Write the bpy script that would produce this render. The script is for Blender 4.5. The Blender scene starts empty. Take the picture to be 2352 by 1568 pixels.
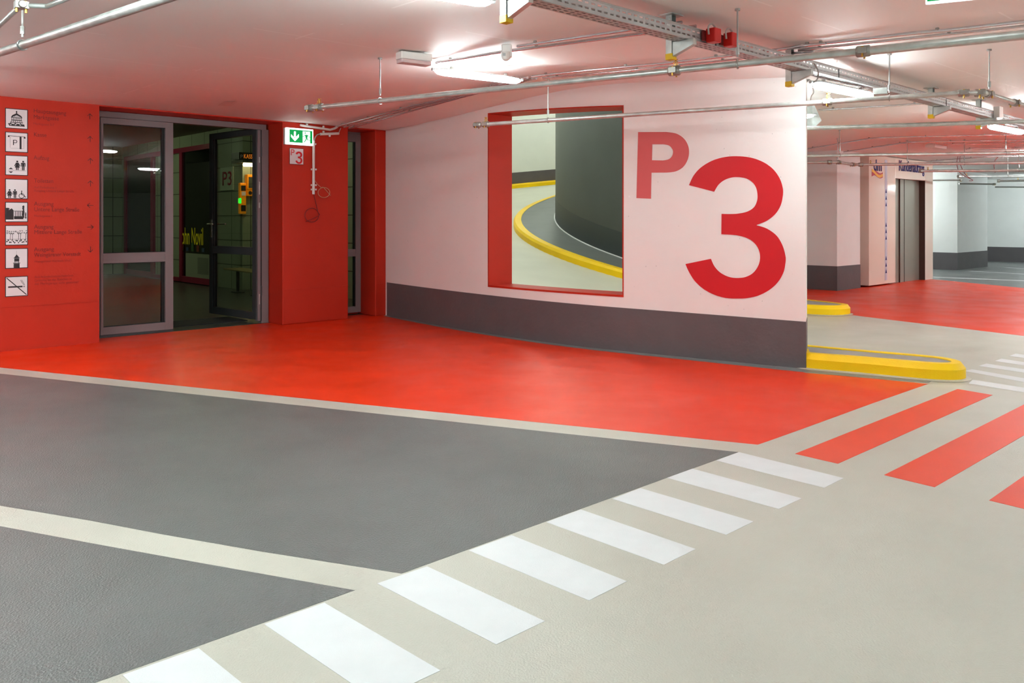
import bpy, bmesh, math, random
from mathutils import Vector, Matrix
random.seed(7)
S = bpy.context.scene
COL = S.collection
FP, CX, HY, EH = 1900.0, 1176.0, 505.0, 1.3       # focal length (px), centre column, horizon row, eye height (m)
D1 = Vector((.7257, .688, 0)).normalized()        # direction of the entrance facade
N1 = Vector((D1.y, -D1.x, 0))                     # out of the facade, to the camera side
A0 = Vector((-4.376, 8.77, 0))                    # facade corner at the left of the door
UP = Vector((0, 0, 1))

# ---------------------------------------------------------------- placing helpers
def Z(u, v, z):                                    # point at height z seen at a pixel
    y = FP * (z - EH) / (HY - v)
    return Vector(((u - CX) / FP * y, y, z))
def F(u, v): return Z(u, v, 0.0)
def fac(t, o=0.0, z=0.0): return A0 + D1 * t - N1 * o + UP * z
def tt(u, o=0.0):                                  # facade coordinate under a pixel column
    r = (u - CX) / FP
    p = A0 - N1 * o
    return (r * p.y - p.x) / (D1.x - r * D1.y)
def fz(u, v, o=0.0):
    y = fac(tt(u, o), o).y
    return EH + (HY - v) * y / FP
def invY(u):
    s = .1223 + 3.95e-5 * (u - 1440)
    if u < 1440: s -= 3.84e-8 * (1440 - u) ** 2
    return s
def wallp(u, v=None, z=0.0):                       # point on the big white wall
    y = 1 / invY(u)
    if v is not None: z = EH + (HY - v) * y / FP
    return Vector(((u - CX) / FP * y, y, z))
def smooth(x): x = max(0, min(1, x)); return x * x * (3 - 2 * x)
def cz(x, y):
    r2 = (x - .9) ** 2 + (y - 8.45) ** 2
    return 2.52 + .14 * math.exp(-r2 / 2.89) + .06 * smooth((x - 3) / 3)

# ---------------------------------------------------------------- materials
def lin(c):
    return tuple((x / 255 / 12.92 if x / 255 <= .04045 else ((x / 255 + .055) / 1.055) ** 2.4) for x in c) + (1,)
MATS = {}
def mat(name, rgb, rough=.5, metal=0., spec=.5, emit=0., ecol=None, var=0., vscale=3., bump=0., bscale=60., spots=0., trans=0., ior=1.45, coat=0., rvar=0.):
    if name in MATS: return MATS[name]
    m = bpy.data.materials.new(name); m.use_nodes = True
    nt = m.node_tree; b = nt.nodes['Principled BSDF']; L = nt.links
    b.inputs['Base Color'].default_value = lin(rgb)
    b.inputs['Roughness'].default_value = rough
    b.inputs['Metallic'].default_value = metal
    b.inputs['Specular IOR Level'].default_value = spec
    b.inputs['IOR'].default_value = ior
    b.inputs['Transmission Weight'].default_value = trans
    b.inputs['Coat Weight'].default_value = coat
    if emit:
        b.inputs['Emission Color'].default_value = lin(ecol or rgb); b.inputs['Emission Strength'].default_value = emit
    g = nt.nodes.new('ShaderNodeNewGeometry')
    out = None
    if var:
        n = nt.nodes.new('ShaderNodeTexNoise'); n.inputs['Scale'].default_value = vscale; n.inputs['Detail'].default_value = 6
        L.new(g.outputs['Position'], n.inputs['Vector'])
        mr = nt.nodes.new('ShaderNodeMapRange'); mr.inputs[1].default_value = .3; mr.inputs[2].default_value = .7
        mr.inputs[3].default_value = 1 - var; mr.inputs[4].default_value = 1 + var * .6
        L.new(n.outputs[0], mr.inputs[0])
        mx = nt.nodes.new('ShaderNodeVectorMath'); mx.operation = 'SCALE'; mx.inputs[0].default_value = lin(rgb)[:3]
        L.new(mr.outputs[0], mx.inputs['Scale']); out = mx.outputs[0]
    if spots:
        n = nt.nodes.new('ShaderNodeTexVoronoi'); n.inputs['Scale'].default_value = 9
        L.new(g.outputs['Position'], n.inputs['Vector'])
        mr = nt.nodes.new('ShaderNodeMapRange'); mr.inputs[1].default_value = .03; mr.inputs[2].default_value = .06
        mr.inputs[3].default_value = 1 - spots; mr.inputs[4].default_value = 1
        L.new(n.outputs['Distance'], mr.inputs[0])
        mx = nt.nodes.new('ShaderNodeVectorMath'); mx.operation = 'SCALE'; mx.inputs[0].default_value = lin(rgb)[:3]
        if out: L.new(out, mx.inputs[0])
        L.new(mr.outputs[0], mx.inputs['Scale']); out = mx.outputs[0]
    if out: L.new(out, b.inputs['Base Color'])
    if rvar:
        n = nt.nodes.new('ShaderNodeTexNoise'); n.inputs['Scale'].default_value = 2.2; n.inputs['Detail'].default_value = 5
        L.new(g.outputs['Position'], n.inputs['Vector'])
        mr = nt.nodes.new('ShaderNodeMapRange'); mr.inputs[1].default_value = .3; mr.inputs[2].default_value = .7
        mr.inputs[3].default_value = rough - rvar; mr.inputs[4].default_value = rough + rvar
        L.new(n.outputs[0], mr.inputs[0]); L.new(mr.outputs[0], b.inputs['Roughness'])
    if bump:
        n = nt.nodes.new('ShaderNodeTexNoise'); n.inputs['Scale'].default_value = bscale; n.inputs['Detail'].default_value = 3
        L.new(g.outputs['Position'], n.inputs['Vector'])
        bp = nt.nodes.new('ShaderNodeBump'); bp.inputs['Strength'].default_value = bump; bp.inputs['Distance'].default_value = .01
        L.new(n.outputs[0], bp.inputs['Height']); L.new(bp.outputs[0], b.inputs['Normal'])
    MATS[name] = m
    return m
RED_F = mat('red_floor_coating', (229, 55, 18), .38, spec=.45, var=.07, vscale=1.4, bump=.12, bscale=180, rvar=.08)
RED_STR = mat('red_stripe_paint', (232, 70, 38), .42, spec=.4, var=.04, bump=.15, bscale=220)
BEIGE = mat('beige_floor_coating', (191, 188, 177), .36, spec=.45, var=.05, vscale=1.2, bump=.28, bscale=140, rvar=.08)
GREY_F = mat('grey_floor_coating', (106, 108, 107), .36, spec=.5, var=.07, vscale=1.3, bump=.5, bscale=130, rvar=.05)
WHITE_P = mat('white_road_paint', (219, 220, 222), .5, spec=.35, var=.03, vscale=9, bump=.1, bscale=200)
RED_W = mat('red_wall_paint', (190, 42, 21), .5, spec=.35, var=.05, vscale=1.5, bump=.12, bscale=40)
WHITE_W = mat('white_wall_paint', (242, 238, 236), .55, spec=.35, var=.03, vscale=1.5, bump=.1, bscale=25, spots=.25)
WHITE_FAR = mat('white_far_wall_paint', (236, 236, 234), .55, spec=.35, var=.02)
PLINTH = mat('dark_grey_plinth_paint', (98, 93, 95), .42, spec=.4, var=.07, vscale=4, bump=.3, bscale=22)
SKIRT = mat('grey_floor_strip', (128, 130, 130), .4, var=.08, vscale=20, bump=.4, bscale=60)
YELLOW = mat('yellow_kerb_paint', (253, 208, 4), .45, spec=.4, var=.04, bump=.3, bscale=120)
KERB_TOP = mat('kerb_concrete_top', (150, 150, 150), .33, var=.16, vscale=9, bump=.2)
GALV = mat('galvanised_steel', (196, 200, 196), .36, metal=.6, var=.2, vscale=14)
GALV_D = mat('galvanised_iron_coupling', (158, 156, 150), .42, metal=.65, var=.1, vscale=30)
TRAYM = mat('zinc_sheet', (186, 186, 186), .45, metal=.75, var=.05, vscale=8)
BRASS = mat('brass', (190, 150, 70), .35, metal=.9)
STEELR = mat('threaded_steel', (170, 170, 168), .35, metal=.9)
ALU = mat('conduit_aluminium', (214, 214, 216), .26, metal=.75)
PVC = mat('white_plastic', (226, 222, 218), .4)
GREYPL = mat('grey_luminaire_housing', (170, 172, 172), .45)
YCAP = mat('yellow_end_cap', (235, 190, 20), .5)
REDBOX = mat('red_junction_box', (196, 28, 22), .4)
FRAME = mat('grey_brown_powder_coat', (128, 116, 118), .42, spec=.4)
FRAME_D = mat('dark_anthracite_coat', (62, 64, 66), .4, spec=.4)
BLACK = mat('black_rubber', (18, 18, 18), .6)
GLASS = mat('clear_glass', (225, 232, 228), .0, trans=1., ior=1.5)
TILE_D = mat('dark_granite_floor', (70, 70, 68), .28, var=.25, vscale=7, spec=.5)
MAG = mat('magenta_frame', (140, 28, 62), .4)
ORANGE = mat('orange_housing', (245, 150, 10), .4, emit=.02)
DARKGL = mat('dark_glass_pane', (10, 12, 11), .06, spec=.6)
INK = mat('black_print', (38, 28, 32), .6)
WALLTXT = mat('dark_wall_lettering', (120, 22, 16), .6)
WHITE_S = mat('white_sign_face', (222, 212, 214), .5)
CRIM = mat('crimson_paint', (208, 26, 36), .45, spec=.4)
PRED = mat('faded_crimson_paint', (214, 98, 98), .5, spec=.4)
NAVY = mat('navy_lettering', (52, 44, 110), .5)
CLAD = mat('glossy_cream_cladding', (236, 214, 200), .12, spec=.5)
STEEL = mat('brushed_steel_door', (176, 170, 158), .36, metal=.6, var=.06, vscale=2)
COREP = mat('dark_green_grey_core_paint', (84, 88, 84), .5, spec=.35, var=.06, vscale=2)
GREEN = mat('green_sign_face', (0, 150, 75), .4, emit=.09, ecol=(0, 170, 80))
SIGNW = mat('backlit_white', (240, 245, 245), .4, emit=.42, ecol=(235, 250, 250))
TUBE = mat('fluorescent_tube', (255, 255, 255), .3, emit=18, ecol=(234, 250, 250))
TUBE_F = mat('lamp_diffuser', (255, 255, 255), .3, emit=10.5, ecol=(234, 250, 250))
TUBE_B = mat('bright_lamp_diffuser', (255, 255, 255), .3, emit=17, ecol=(234, 250, 250))
TUBE_G = mat('ramp_fluorescent_tube', (255, 255, 255), .3, emit=18, ecol=(246, 255, 242))
TUBE_W = mat('warm_tube', (255, 240, 200), .3, emit=4, ecol=(255, 225, 165))
CABLE = mat('grey_cable_sheath', (170, 160, 156), .5)
CABLE_R = mat('red_cable_sheath', (120, 30, 34), .5)
WOOD = mat('bench_wood', (170, 110, 60), .5)

def seam_ceiling():
    m = mat('ceiling_paint', (243, 239, 236), .56, spec=.3, var=.025, vscale=.9, bump=.1, bscale=7)
    nt = m.node_tree; L = nt.links; b = nt.nodes['Principled BSDF']
    src = b.inputs['Base Color'].links[0].from_socket
    g = nt.nodes.new('ShaderNodeNewGeometry')
    def math_(op, a, c=None, val=None):
        n = nt.nodes.new('ShaderNodeMath'); n.operation = op
        if hasattr(a, 'type'): L.new(a, n.inputs[0])
        else: n.inputs[0].default_value = a
        if c is not None:
            if hasattr(c, 'type'): L.new(c, n.inputs[1])
            else: n.inputs[1].default_value = c
        return n.outputs[0]
    def line(vec, off, per, wid):
        d = nt.nodes.new('ShaderNodeVectorMath'); d.operation = 'DOT_PRODUCT'; L.new(g.outputs['Position'], d.inputs[0]); d.inputs[1].default_value = vec
        q = math_('MULTIPLY', math_('ADD', d.outputs['Value'], off), 1 / per)
        fr = math_('ABSOLUTE', math_('SUBTRACT', math_('FRACT', q), .5))
        return math_('GREATER_THAN', fr, .5 - wid / per / 2)
    l1 = line(tuple(N1), 7.51 + .85 * 20, .85, .013)
    l2 = line(tuple(D1), -2.78 + 50, 5.0, .016)
    ln = math_('MAXIMUM', l1, l2)
    n = nt.nodes.new('ShaderNodeTexNoise'); n.inputs['Scale'].default_value = 1.9; n.inputs['Detail'].default_value = 8
    L.new(g.outputs['Position'], n.inputs['Vector'])
    msk = math_('GREATER_THAN', n.outputs[0], .5)
    f = math_('MULTIPLY', math_('MULTIPLY', ln, msk), .75)
    mx = nt.nodes.new('ShaderNodeMix'); mx.data_type = 'RGBA'
    L.new(f, mx.inputs[0]); L.new(src, mx.inputs[6]); mx.inputs[7].default_value = (1, .99, .97, 1)
    L.new(mx.outputs[2], b.inputs['Base Color'])
    return m
CEIL = seam_ceiling()

def tile_mat(name, rgb, grout, sx, sz):
    m = mat(name, rgb, .3, spec=.4)
    nt = m.node_tree; L = nt.links; b = nt.nodes['Principled BSDF']
    g = nt.nodes.new('ShaderNodeNewGeometry')
    d = nt.nodes.new('ShaderNodeVectorMath'); d.operation = 'DOT_PRODUCT'; L.new(g.outputs['Position'], d.inputs[0])
    # any horizontal coordinate works for both wall directions: sum of both facade axes
    d.inputs[1].default_value = tuple(D1 + N1)
    s = nt.nodes.new('ShaderNodeSeparateXYZ'); L.new(g.outputs['Position'], s.inputs[0])
    c = nt.nodes.new('ShaderNodeCombineXYZ'); L.new(d.outputs['Value'], c.inputs[0]); L.new(s.outputs[2], c.inputs[1])
    br = nt.nodes.new('ShaderNodeTexBrick'); br.offset = 0; L.new(c.outputs[0], br.inputs['Vector'])
    br.inputs['Scale'].default_value = 1; br.inputs['Brick Width'].default_value = sx; br.inputs['Row Height'].default_value = sz
    br.inputs['Mortar Size'].default_value = .008; br.inputs['Color1'].default_value = lin(rgb); br.inputs['Color2'].default_value = lin(rgb); br.inputs['Mortar'].default_value = lin(grout)
    L.new(br.outputs['Color'], b.inputs['Base Color'])
    return m
TILE = tile_mat('grey_green_wall_tiles', (150, 160, 138), (50, 52, 46), .62, .46)

# ---------------------------------------------------------------- mesh builder
class B:
    def __init__(s): s.bm = bmesh.new()
    def face(s, pts):
        try: return s.bm.faces.new([s.bm.verts.new(p) for p in pts])
        except ValueError: return None
    def hexa(s, p):                               # p[0..3] bottom ring, p[4..7] top ring
        v = [s.bm.verts.new(q) for q in p]
        for f in ((0, 3, 2, 1), (4, 5, 6, 7), (0, 1, 5, 4), (1, 2, 6, 5), (2, 3, 7, 6), (3, 0, 4, 7)): s.bm.faces.new([v[i] for i in f])
        return s
    def fbox(s, t0, t1, o0, o1, z0, z1):          # box in facade coordinates
        return s.hexa([fac(t0, o0, z0), fac(t1, o0, z0), fac(t1, o1, z0), fac(t0, o1, z0), fac(t0, o0, z1), fac(t1, o0, z1), fac(t1, o1, z1), fac(t0, o1, z1)])
    def obox(s, c, ax, ay, az, hx, hy, hz):       # oriented box
        c = Vector(c)
        q = [c + ax * (i * hx) + ay * (j * hy) + az * (k * hz) for k in (-1, 1) for i, j in ((-1, -1), (1, -1), (1, 1), (-1, 1))]
        return s.hexa(q)
    def prism(s, pts, z0, z1):
        n = len(pts)
        lo = [s.bm.verts.new((p[0], p[1], z0)) for p in pts]; hi = [s.bm.verts.new((p[0], p[1], z1)) for p in pts]
        s.bm.faces.new(hi); s.bm.faces.new(lo[::-1])
        for i in range(n): s.bm.faces.new((lo[i], lo[(i + 1) % n], hi[(i + 1) % n], hi[i]))
        return s
    def rings(s, rs, close=True, cap=True):       # loft between rings of points
        vs = [[s.bm.verts.new(p) for p in r] for r in rs]; n = len(vs[0])
        for a, b in zip(vs, vs[1:]):
            for i in range(n if close else n - 1): s.bm.faces.new((a[i], a[(i + 1) % n], b[(i + 1) % n], b[i]))
        if cap and close: s.bm.faces.new(vs[0][::-1]); s.bm.faces.new(vs[-1])
        return s
    def tube(s, path, r, n=12, cap=True):
        path = [Vector(p) for p in path]; rs = []
        rr = r if isinstance(r, (list, tuple)) else [r] * len(path)
        prev = None
        for i, p in enumerate(path):
            d = (path[min(i + 1, len(path) - 1)] - path[max(i - 1, 0)]).normalized()
            a = prev - d * prev.dot(d) if prev is not None else (UP.cross(d) if abs(d.z) < .95 else Vector((1, 0, 0)).cross(d))
            a.normalize(); prev = a; b = d.cross(a)
            rs.append([p + (a * math.cos(2 * math.pi * k / n) + b * math.sin(2 * math.pi * k / n)) * rr[i] for k in range(n)])
        return s.rings(rs, cap=cap)
    def flat(s, fr, pts, thick=.0015, off=.0):    # extruded polygon in a 2D frame
        o, ex, ez, nn = fr
        lo = [o + ex * x + ez * y + nn * off for x, y in pts]
        hi = [p + nn * thick for p in lo]
        f = s.bm.faces.new([s.bm.verts.new(p) for p in hi])
        n = len(pts)
        for i in range(n): s.face([lo[i], lo[(i + 1) % n], hi[(i + 1) % n], hi[i]])
        return s
    def done(s, name, m, parent=None, smooth_=False, mats=None, bevel=0, loc=None):
        bm = s.bm
        bmesh.ops.remove_doubles(bm, verts=bm.verts, dist=1e-6)
        big = [f for f in bm.faces if len(f.verts) > 4]
        if big: bmesh.ops.triangulate(bm, faces=big)
        bmesh.ops.recalc_face_normals(bm, faces=bm.faces)
        xs = [v.co for v in bm.verts]
        c = Vector(loc) if loc else Vector(((min(p.x for p in xs) + max(p.x for p in xs)) / 2, (min(p.y for p in xs) + max(p.y for p in xs)) / 2, min(p.z for p in xs)))
        for v in bm.verts: v.co -= c
        if smooth_:
            for f in bm.faces: f.smooth = True
        me = bpy.data.meshes.new(name); bm.to_mesh(me); bm.free()
        if smooth_: me.set_sharp_from_angle(angle=math.radians(40))
        for q in (mats or [m]): me.materials.append(q)
        o = bpy.data.objects.new(name, me); COL.objects.link(o)
        link(o, c, parent)
        if bevel:
            md = o.modifiers.new('bevel', 'BEVEL'); md.width = bevel; md.segments = 2; md.limit_method = 'ANGLE'
        return o
WL = {}
def link(o, c, parent):
    WL[o.name] = Vector(c)
    if parent: o.parent = parent; o.location = Vector(c) - WL[parent.name]
    else: o.location = c
def tag(o, label, cat=None, group=None, kind=None):
    o['label'] = label
    if cat: o['category'] = cat
    if group: o['group'] = group
    if kind: o['kind'] = kind
    return o
def thing(name, loc, label, cat, group=None, kind=None):
    o = bpy.data.objects.new(name, None); COL.objects.link(o); o.empty_display_size = .1
    link(o, Vector(loc), None)
    return tag(o, label, cat, group, kind)
def lab(o, label): o['label'] = label; return o
def text(name, body, fr, size, m, parent, width=None, bold=0., align='LEFT', thick=.0012, sx=1.):
    c = bpy.data.curves.new(name, 'FONT'); c.body = body; c.size = 1; c.align_x = align; c.extrude = 0; c.offset = bold; c.resolution_u = 4
    t = bpy.data.objects.new('tmp', c); COL.objects.link(t)
    dg = bpy.context.evaluated_depsgraph_get()
    me = bpy.data.meshes.new_from_object(t.evaluated_get(dg)); bpy.data.objects.remove(t); bpy.data.curves.remove(c)
    bm = bmesh.new(); bm.from_mesh(me); bpy.data.meshes.remove(me)
    w = max(v.co.x for v in bm.verts) - min(v.co.x for v in bm.verts)
    kx = width / w if width else size * sx
    o, ex, ez, nn = fr
    r = bmesh.ops.extrude_face_region(bm, geom=bm.faces[:])
    top = {v for v in r['geom'] if isinstance(v, bmesh.types.BMVert)}
    for v in bm.verts: v.co = o + ex * (v.co.x * kx) + ez * (v.co.y * size) + nn * (thick if v in top else 0)
    b = B(); b.bm.free(); b.bm = bm
    return b.done(name, m, parent)
def frame_at(p, ex=D1, nn=N1): return (Vector(p), ex, UP, nn)
def smoothpts(seg, n=6, closed=False):            # Catmull-Rom through points
    P = [Vector(p) for p in seg]; out = []; N = len(P)
    rng = range(N) if closed else range(N - 1)
    for i in rng:
        if closed: p0, p1, p2, p3 = P[(i - 1) % N], P[i], P[(i + 1) % N], P[(i + 2) % N]
        else: p0, p1, p2, p3 = P[max(i - 1, 0)], P[i], P[i + 1], P[min(i + 2, N - 1)]
        for k in range(n):
            t = k / n
            out.append(.5 * ((2 * p1) + (p2 - p0) * t + (2 * p0 - 5 * p1 + 4 * p2 - p3) * t * t + (3 * p1 - p0 - 3 * p2 + p3) * t ** 3))
    if not closed: out.append(P[-1])
    return out
def inset(pts, d):
    n = len(pts); out = []
    area = sum(pts[i].x * pts[(i + 1) % n].y - pts[(i + 1) % n].x * pts[i].y for i in range(n))
    s = 1 if area > 0 else -1
    for i in range(n):
        e = (pts[(i + 1) % n] - pts[i - 1]); e.z = 0; e.normalize()
        out.append(pts[i] + Vector((-e.y, e.x, 0)) * d * s)
    return out

# ================================================================ SETTING
# ---- floor
fl = B().prism([(-22, -12), (40, -12), (40, 42), (-22, 42)], -.2, 0).done('floor', BEIGE)
tag(fl, 'glossy coated garage floor with beige, red and grey painted zones', 'floor', kind='structure')
def paint(name, pts, m, z=.002, label=None):
    o = B().prism([(p.x, p.y) for p in pts], .0001, z * .35).done(name, m, fl)
    if label: lab(o, label)
    return o
# red zone in front of entrance
la = F(0, 843.8); lb = F(1741, 1021); ld = (lb - la).normalized()
redpts = [lb, F(1826, 991), F(2007, 925), F(2132, 881.5), F(1970, 866), F(1850, 856)]
redpts += [wallp(u) * 1.0 - Vector((0, .0, 0)) for u in (1800, 1700, 1600, 1500, 1440, 1360, 1250, 1180, 1125, 1060, 1000, 940, 895)]
redpts += [fac(3.6, .3), fac(3.2, .34), fac(2.2, .34), fac(0, .34), fac(-.6, .0), la - ld * 1.25]
paint('red_coating', redpts, RED_F, label='orange-red coating in front of entrance')
# grey parking bays
g1 = F(0, 857.8); g2 = F(1696, 1038); gd = (g2 - g1).normalized()
h1 = F(0, 1161); h2 = F(922.6, 1317); hd = (h2 - h1).normalized()
paint('grey_coating', [g2, g1 - gd * 1.1, g1 - gd * 1.1 - Vector((3.2, 1.9, 0)), h1 - hd * 7, h1, F(200, 1194), F(373, 1226.8), F(602, 1266.5), h2], GREY_F, label='dark grey parking bay coating')
k1 = F(0, 1208); k2 = F(815, 1355.4); kd = (k2 - k1).normalized(); rowd = (F(221, 1567) - k2).normalized()
paint('grey_coating', [k2, F(457, 1292), F(200, 1245.5), k1, k1 - kd * 7, k1 - kd * 7 + rowd * 4, k2 + rowd * 5], GREY_F, label='dark grey parking bay coating nearest the camera')
# white crosswalk
st = [((1697.5, 1038.3), (1937.7, 1098), (1893, 1120), (1645, 1057.5)), ((1590.6, 1076.3), (1841.3, 1144.4), (1788.8, 1168.7), (1532.6, 1097.3)),
      ((1471, 1121), (1730.8, 1197.7), (1667.8, 1228), (1407, 1145.5)), ((1334, 1170), (1598, 1261), (1525, 1297), (1255, 1199)),
      ((1175, 1229), (1440, 1335), (1353, 1379), (1077, 1264)), ((981, 1300.7), (1251.4, 1426.5), (1140, 1480), (866.5, 1340))]
for q in st: paint('crossing_stripe', [F(*p) for p in q], WHITE_P, .0035, 'white zebra crossing stripe')
s6 = [F(*p) for p in st[5]]; s7 = [F(745, 1384.4), F(1011.5, 1540), None, F(607, 1433.5)]
s7[2] = s7[3] + (s7[1] - s7[0])
s8 = [F(456.3, 1488.7), None, None, F(281.9, 1550.4)]; s8[1] = s8[0] + (s7[1] - s7[0]); s8[2] = s8[3] + (s7[1] - s7[0])
paint('crossing_stripe', s7, WHITE_P, .0035, 'white zebra crossing stripe'); paint('crossing_stripe', s8, WHITE_P, .0035, 'white zebra crossing stripe')
pit = s8[0] - s7[0]
for k in (1, 2): paint('crossing_stripe', [p + pit * k for p in s8], WHITE_P, .0035, 'white zebra crossing stripe')
# red crosswalk
r1 = [F(1826, 1042), F(1924.6, 1064.7), F(2279.7, 907), F(2199.3, 893.3)]
r2a = F(2030.8, 1090.8); rl = r1[3] - r1[0]; rw = r1[1] - r1[0]
r2b = F(2146.7, 1118.7); up2 = (F(2352, 928.8) - r2a).normalized(); lo2 = (F(2352, 999.5) - r2b).normalized()
r2 = [r2a, r2b, r2b + lo2 * rl.length, r2a + up2 * rl.length]
pr = r2[0] - r1[0]
r3a = F(2271.7, 1149); r3 = [r3a, r3a + (r2[1] - r2[0]), r3a + (r2[1] - r2[0]) + (r2[2] - r2[1]), r3a + (r2[3] - r2[0])]
for q in (r1, r2, r3, [p + pr for p in r3], [p + pr * 2 for p in r3]): paint('crossing_stripe', q, RED_STR, .0035, 'red crossing stripe')
# small white crosswalk at the ramp
for a, b, c, d in (((2216.6, 852), (2231.8, 847.9), (2352, 868.5), (2352, 877.3)), ((2248, 840.3), (2265.5, 834.8), (2352, 847.9), (2352, 855.5)),
                   ((2285, 829), (2300.4, 823.5), (2352, 831.6), (2352, 839)), ((2317.8, 817.4), (2333, 812), (2352, 814.8), (2352, 821.8)), ((2225, 880.5), (2234, 871.8), (2352, 890.3), (2352, 901))):
    a, b, c, d = F(*a), F(*b), F(*c), F(*d); L = 2.2
    paint('crossing_stripe', [a, b, b + (c - b).normalized() * L, a + (d - a).normalized() * L], WHITE_P, .0035, 'white zebra crossing stripe by the ramp')
# far red and grey zones
ra, rb_ = F(1946.7, 722.3), F(2352, 771.3); rc, rdd = F(2145, 641.4), F(2352, 661.4)
e1 = (rb_ - ra).normalized(); e2 = (rdd - rc).normalized()
paint('red_coating', [ra - e1 * 1.2, rb_ + e1 * 6, rdd + e2 * 6, rc, rc + Vector((-3.2, 1.0, 0)), F(1830, 655)], RED_F, label='red coating in front of the lift')
paint('grey_coating', [rc, rdd + e2 * 6, rdd + e2 * 6 + Vector((6, 12, 0)), Vector((18, 36, 0)), Vector((9.5, 36, 0))], GREY_F, label='dark grey parking bays behind the lift')
for p, q in (((2147.7, 637), (2352, 645.5)), ((2232.6, 623), (2352, 629.8)), ((2317.6, 615), (2352, 616.7))):
    a, b = F(*p), F(*q); w = Vector((0, .28 if p[0] < 2200 else .3, 0)); e = (b - a) * 2
    paint('bay_line', [a, a + e, a + e + w, a + w], WHITE_P, .0035, 'pale parking bay line')

# ---- ceiling
wl = [wallp(u) for u in (1850, 1750, 1650, 1550, 1440, 1360, 1250, 1180, 1125, 1060, 1000, 940, 889)]
def wn(u):
    a, b = wallp(u - 3), wallp(u + 3); d = (b - a).normalized(); return Vector((-d.y, d.x, 0))
cp = [fac(-20, .36), fac(3.7, .36)]
cp += [wallp(u) + wn(u) * .17 for u in (900, 960, 1020, 1090, 1160, 1250, 1360, 1440, 1550, 1650, 1750, 1850)]
cp += [Vector((3.55, 12.1, 0)), Vector((5.25, 16.5, 0)), Vector((5.25, 40, 0)), Vector((38, 40, 0)), Vector((38, -11, 0)), Vector((-21, -11, 0))]
b = B(); b.face([(p.x, p.y, 2.52) for p in cp]); bmesh.ops.triangulate(b.bm, faces=b.bm.faces[:])
for ax, lo_, hi_, st_ in ((0, -2.4, 6.2, .4), (1, 4.6, 12.4, .4)):
    k = lo_
    while k <= hi_:
        co = Vector((k, 0, 0)) if ax == 0 else Vector((0, k, 0)); no = Vector((1, 0, 0)) if ax == 0 else Vector((0, 1, 0))
        bmesh.ops.bisect_plane(b.bm, geom=b.bm.verts[:] + b.bm.edges[:] + b.bm.faces[:], plane_co=co, plane_no=no); k += st_
for v in b.bm.verts: v.co.z = cz(v.co.x, v.co.y)
r = bmesh.ops.extrude_face_region(b.bm, geom=b.bm.faces[:])
for v in r['geom']:
    if isinstance(v, bmesh.types.BMVert): v.co.z = 2.85
ceil = b.done('ceiling', CEIL, smooth_=True)
tag(ceil, 'low white painted concrete ceiling tinted pink by the red floor', 'ceiling', kind='structure')
# ceiling recess
p = Z(523, 237, 2.52); cq = [Z(500, 241.5, 2.5195), Z(531, 242.5, 2.5195), Z(546, 232, 2.5195), Z(516, 231.5, 2.5195)]
b = B()
lo_ = [Vector((q.x, q.y, 2.515)) for q in cq]; cc = sum(lo_, Vector()) / 4
inn = [cc + (q - cc) * .86 for q in lo_]
for i in range(4): b.face([lo_[i], lo_[(i + 1) % 4], inn[(i + 1) % 4], inn[i]])
for i in range(4): b.face([inn[i], inn[(i + 1) % 4], cc + (inn[(i + 1) % 4] - cc) * .7 + UP * .035 * .12, cc + (inn[i] - cc) * .7 + UP * .00162])
b.face([cc + (q - cc) * .7 + UP * .00162 for q in inn])
o = b.done('ceiling_vent', mat('vent_grey', (232, 222, 218), .5)); tag(o, 'small square recessed plate in the ceiling above the entrance door', 'vent')

# ---- entrance facade
HT = 2.522
wleft = B().fbox(-20, 0, 0, .45, 0, HT).done('wall_left', RED_W); tag(wleft, 'red painted wall with pictograms and directions, left of the glass door', 'wall', kind='structure')
b = B().fbox(2.1205, 3.063, 0, .45, 0, HT)
b.fbox(3.487, 3.80, 0, .5, 0, HT)
b.fbox(3.063, 3.487, .42, .5, 0, .035)
wc = b.done('wall_center', RED_W, bevel=.012); tag(wc, 'red pier and narrow red pier beside the slim window', 'wall', kind='structure')
o = B().fbox(0, 2.1205, 0, .36, 2.507, HT).fbox(3.063, 3.487, 0, .36, 2.507, HT).done('trim_1', RED_W); tag(o, 'red soffit over the recessed door and slim window', 'trim', kind='structure')
o = B().fbox(-20, 3.80, .43, .52, 2.50, 3.2).done('trim_2', RED_W); tag(o, 'red lintel above the glass door frame', 'lintel', kind='structure')
# formwork joints on the red walls
for ta, tb in ((-1.2, 0.0), (2.1205, 3.063), (3.487, 3.68)):
    o = B().fbox(ta, tb, -.004, 0, .435, .441).done('joint_line', RED_W, wleft if tb == 0 else wc)

# ---- fixed glazed leaf + frame
door = thing('door_1', fac(1.04, .38), 'grey framed double glass entrance door, one leaf open inward', 'door', kind='structure')
O = .35
tg0, tg1, tr = tt(236.4, O), tt(379, O), tt(397.5, O); tR = 2.084
b = B()
b.fbox(-.02, tR, O, O + .09, 2.435, 2.503)
b.fbox(-.02, tg0 - .03, O, O + .09, 0, 2.44)
b.fbox(tR - .065, tR + .03, O, O + .09, 0, 2.44)
b.done('frame', FRAME, door, bevel=.004)
b = B(); z = (.03, .115, .82, .93, 2.365, 2.43)
b.fbox(tg0 - .028, tg0, O - .008, O + .07, z[0], z[5]); b.fbox(tg1, tr, O - .008, O + .07, z[0], z[5])
for za, zb in ((z[0], z[1]), (z[2], z[3]), (z[4], z[5])): b.fbox(tg0, tg1, O - .008, O + .07, za, zb)
leafL = b.done('door_leaf', FRAME, door, bevel=.003); lab(leafL, 'closed left leaf frame')
b = B()                                            # raised beads and joints
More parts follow.
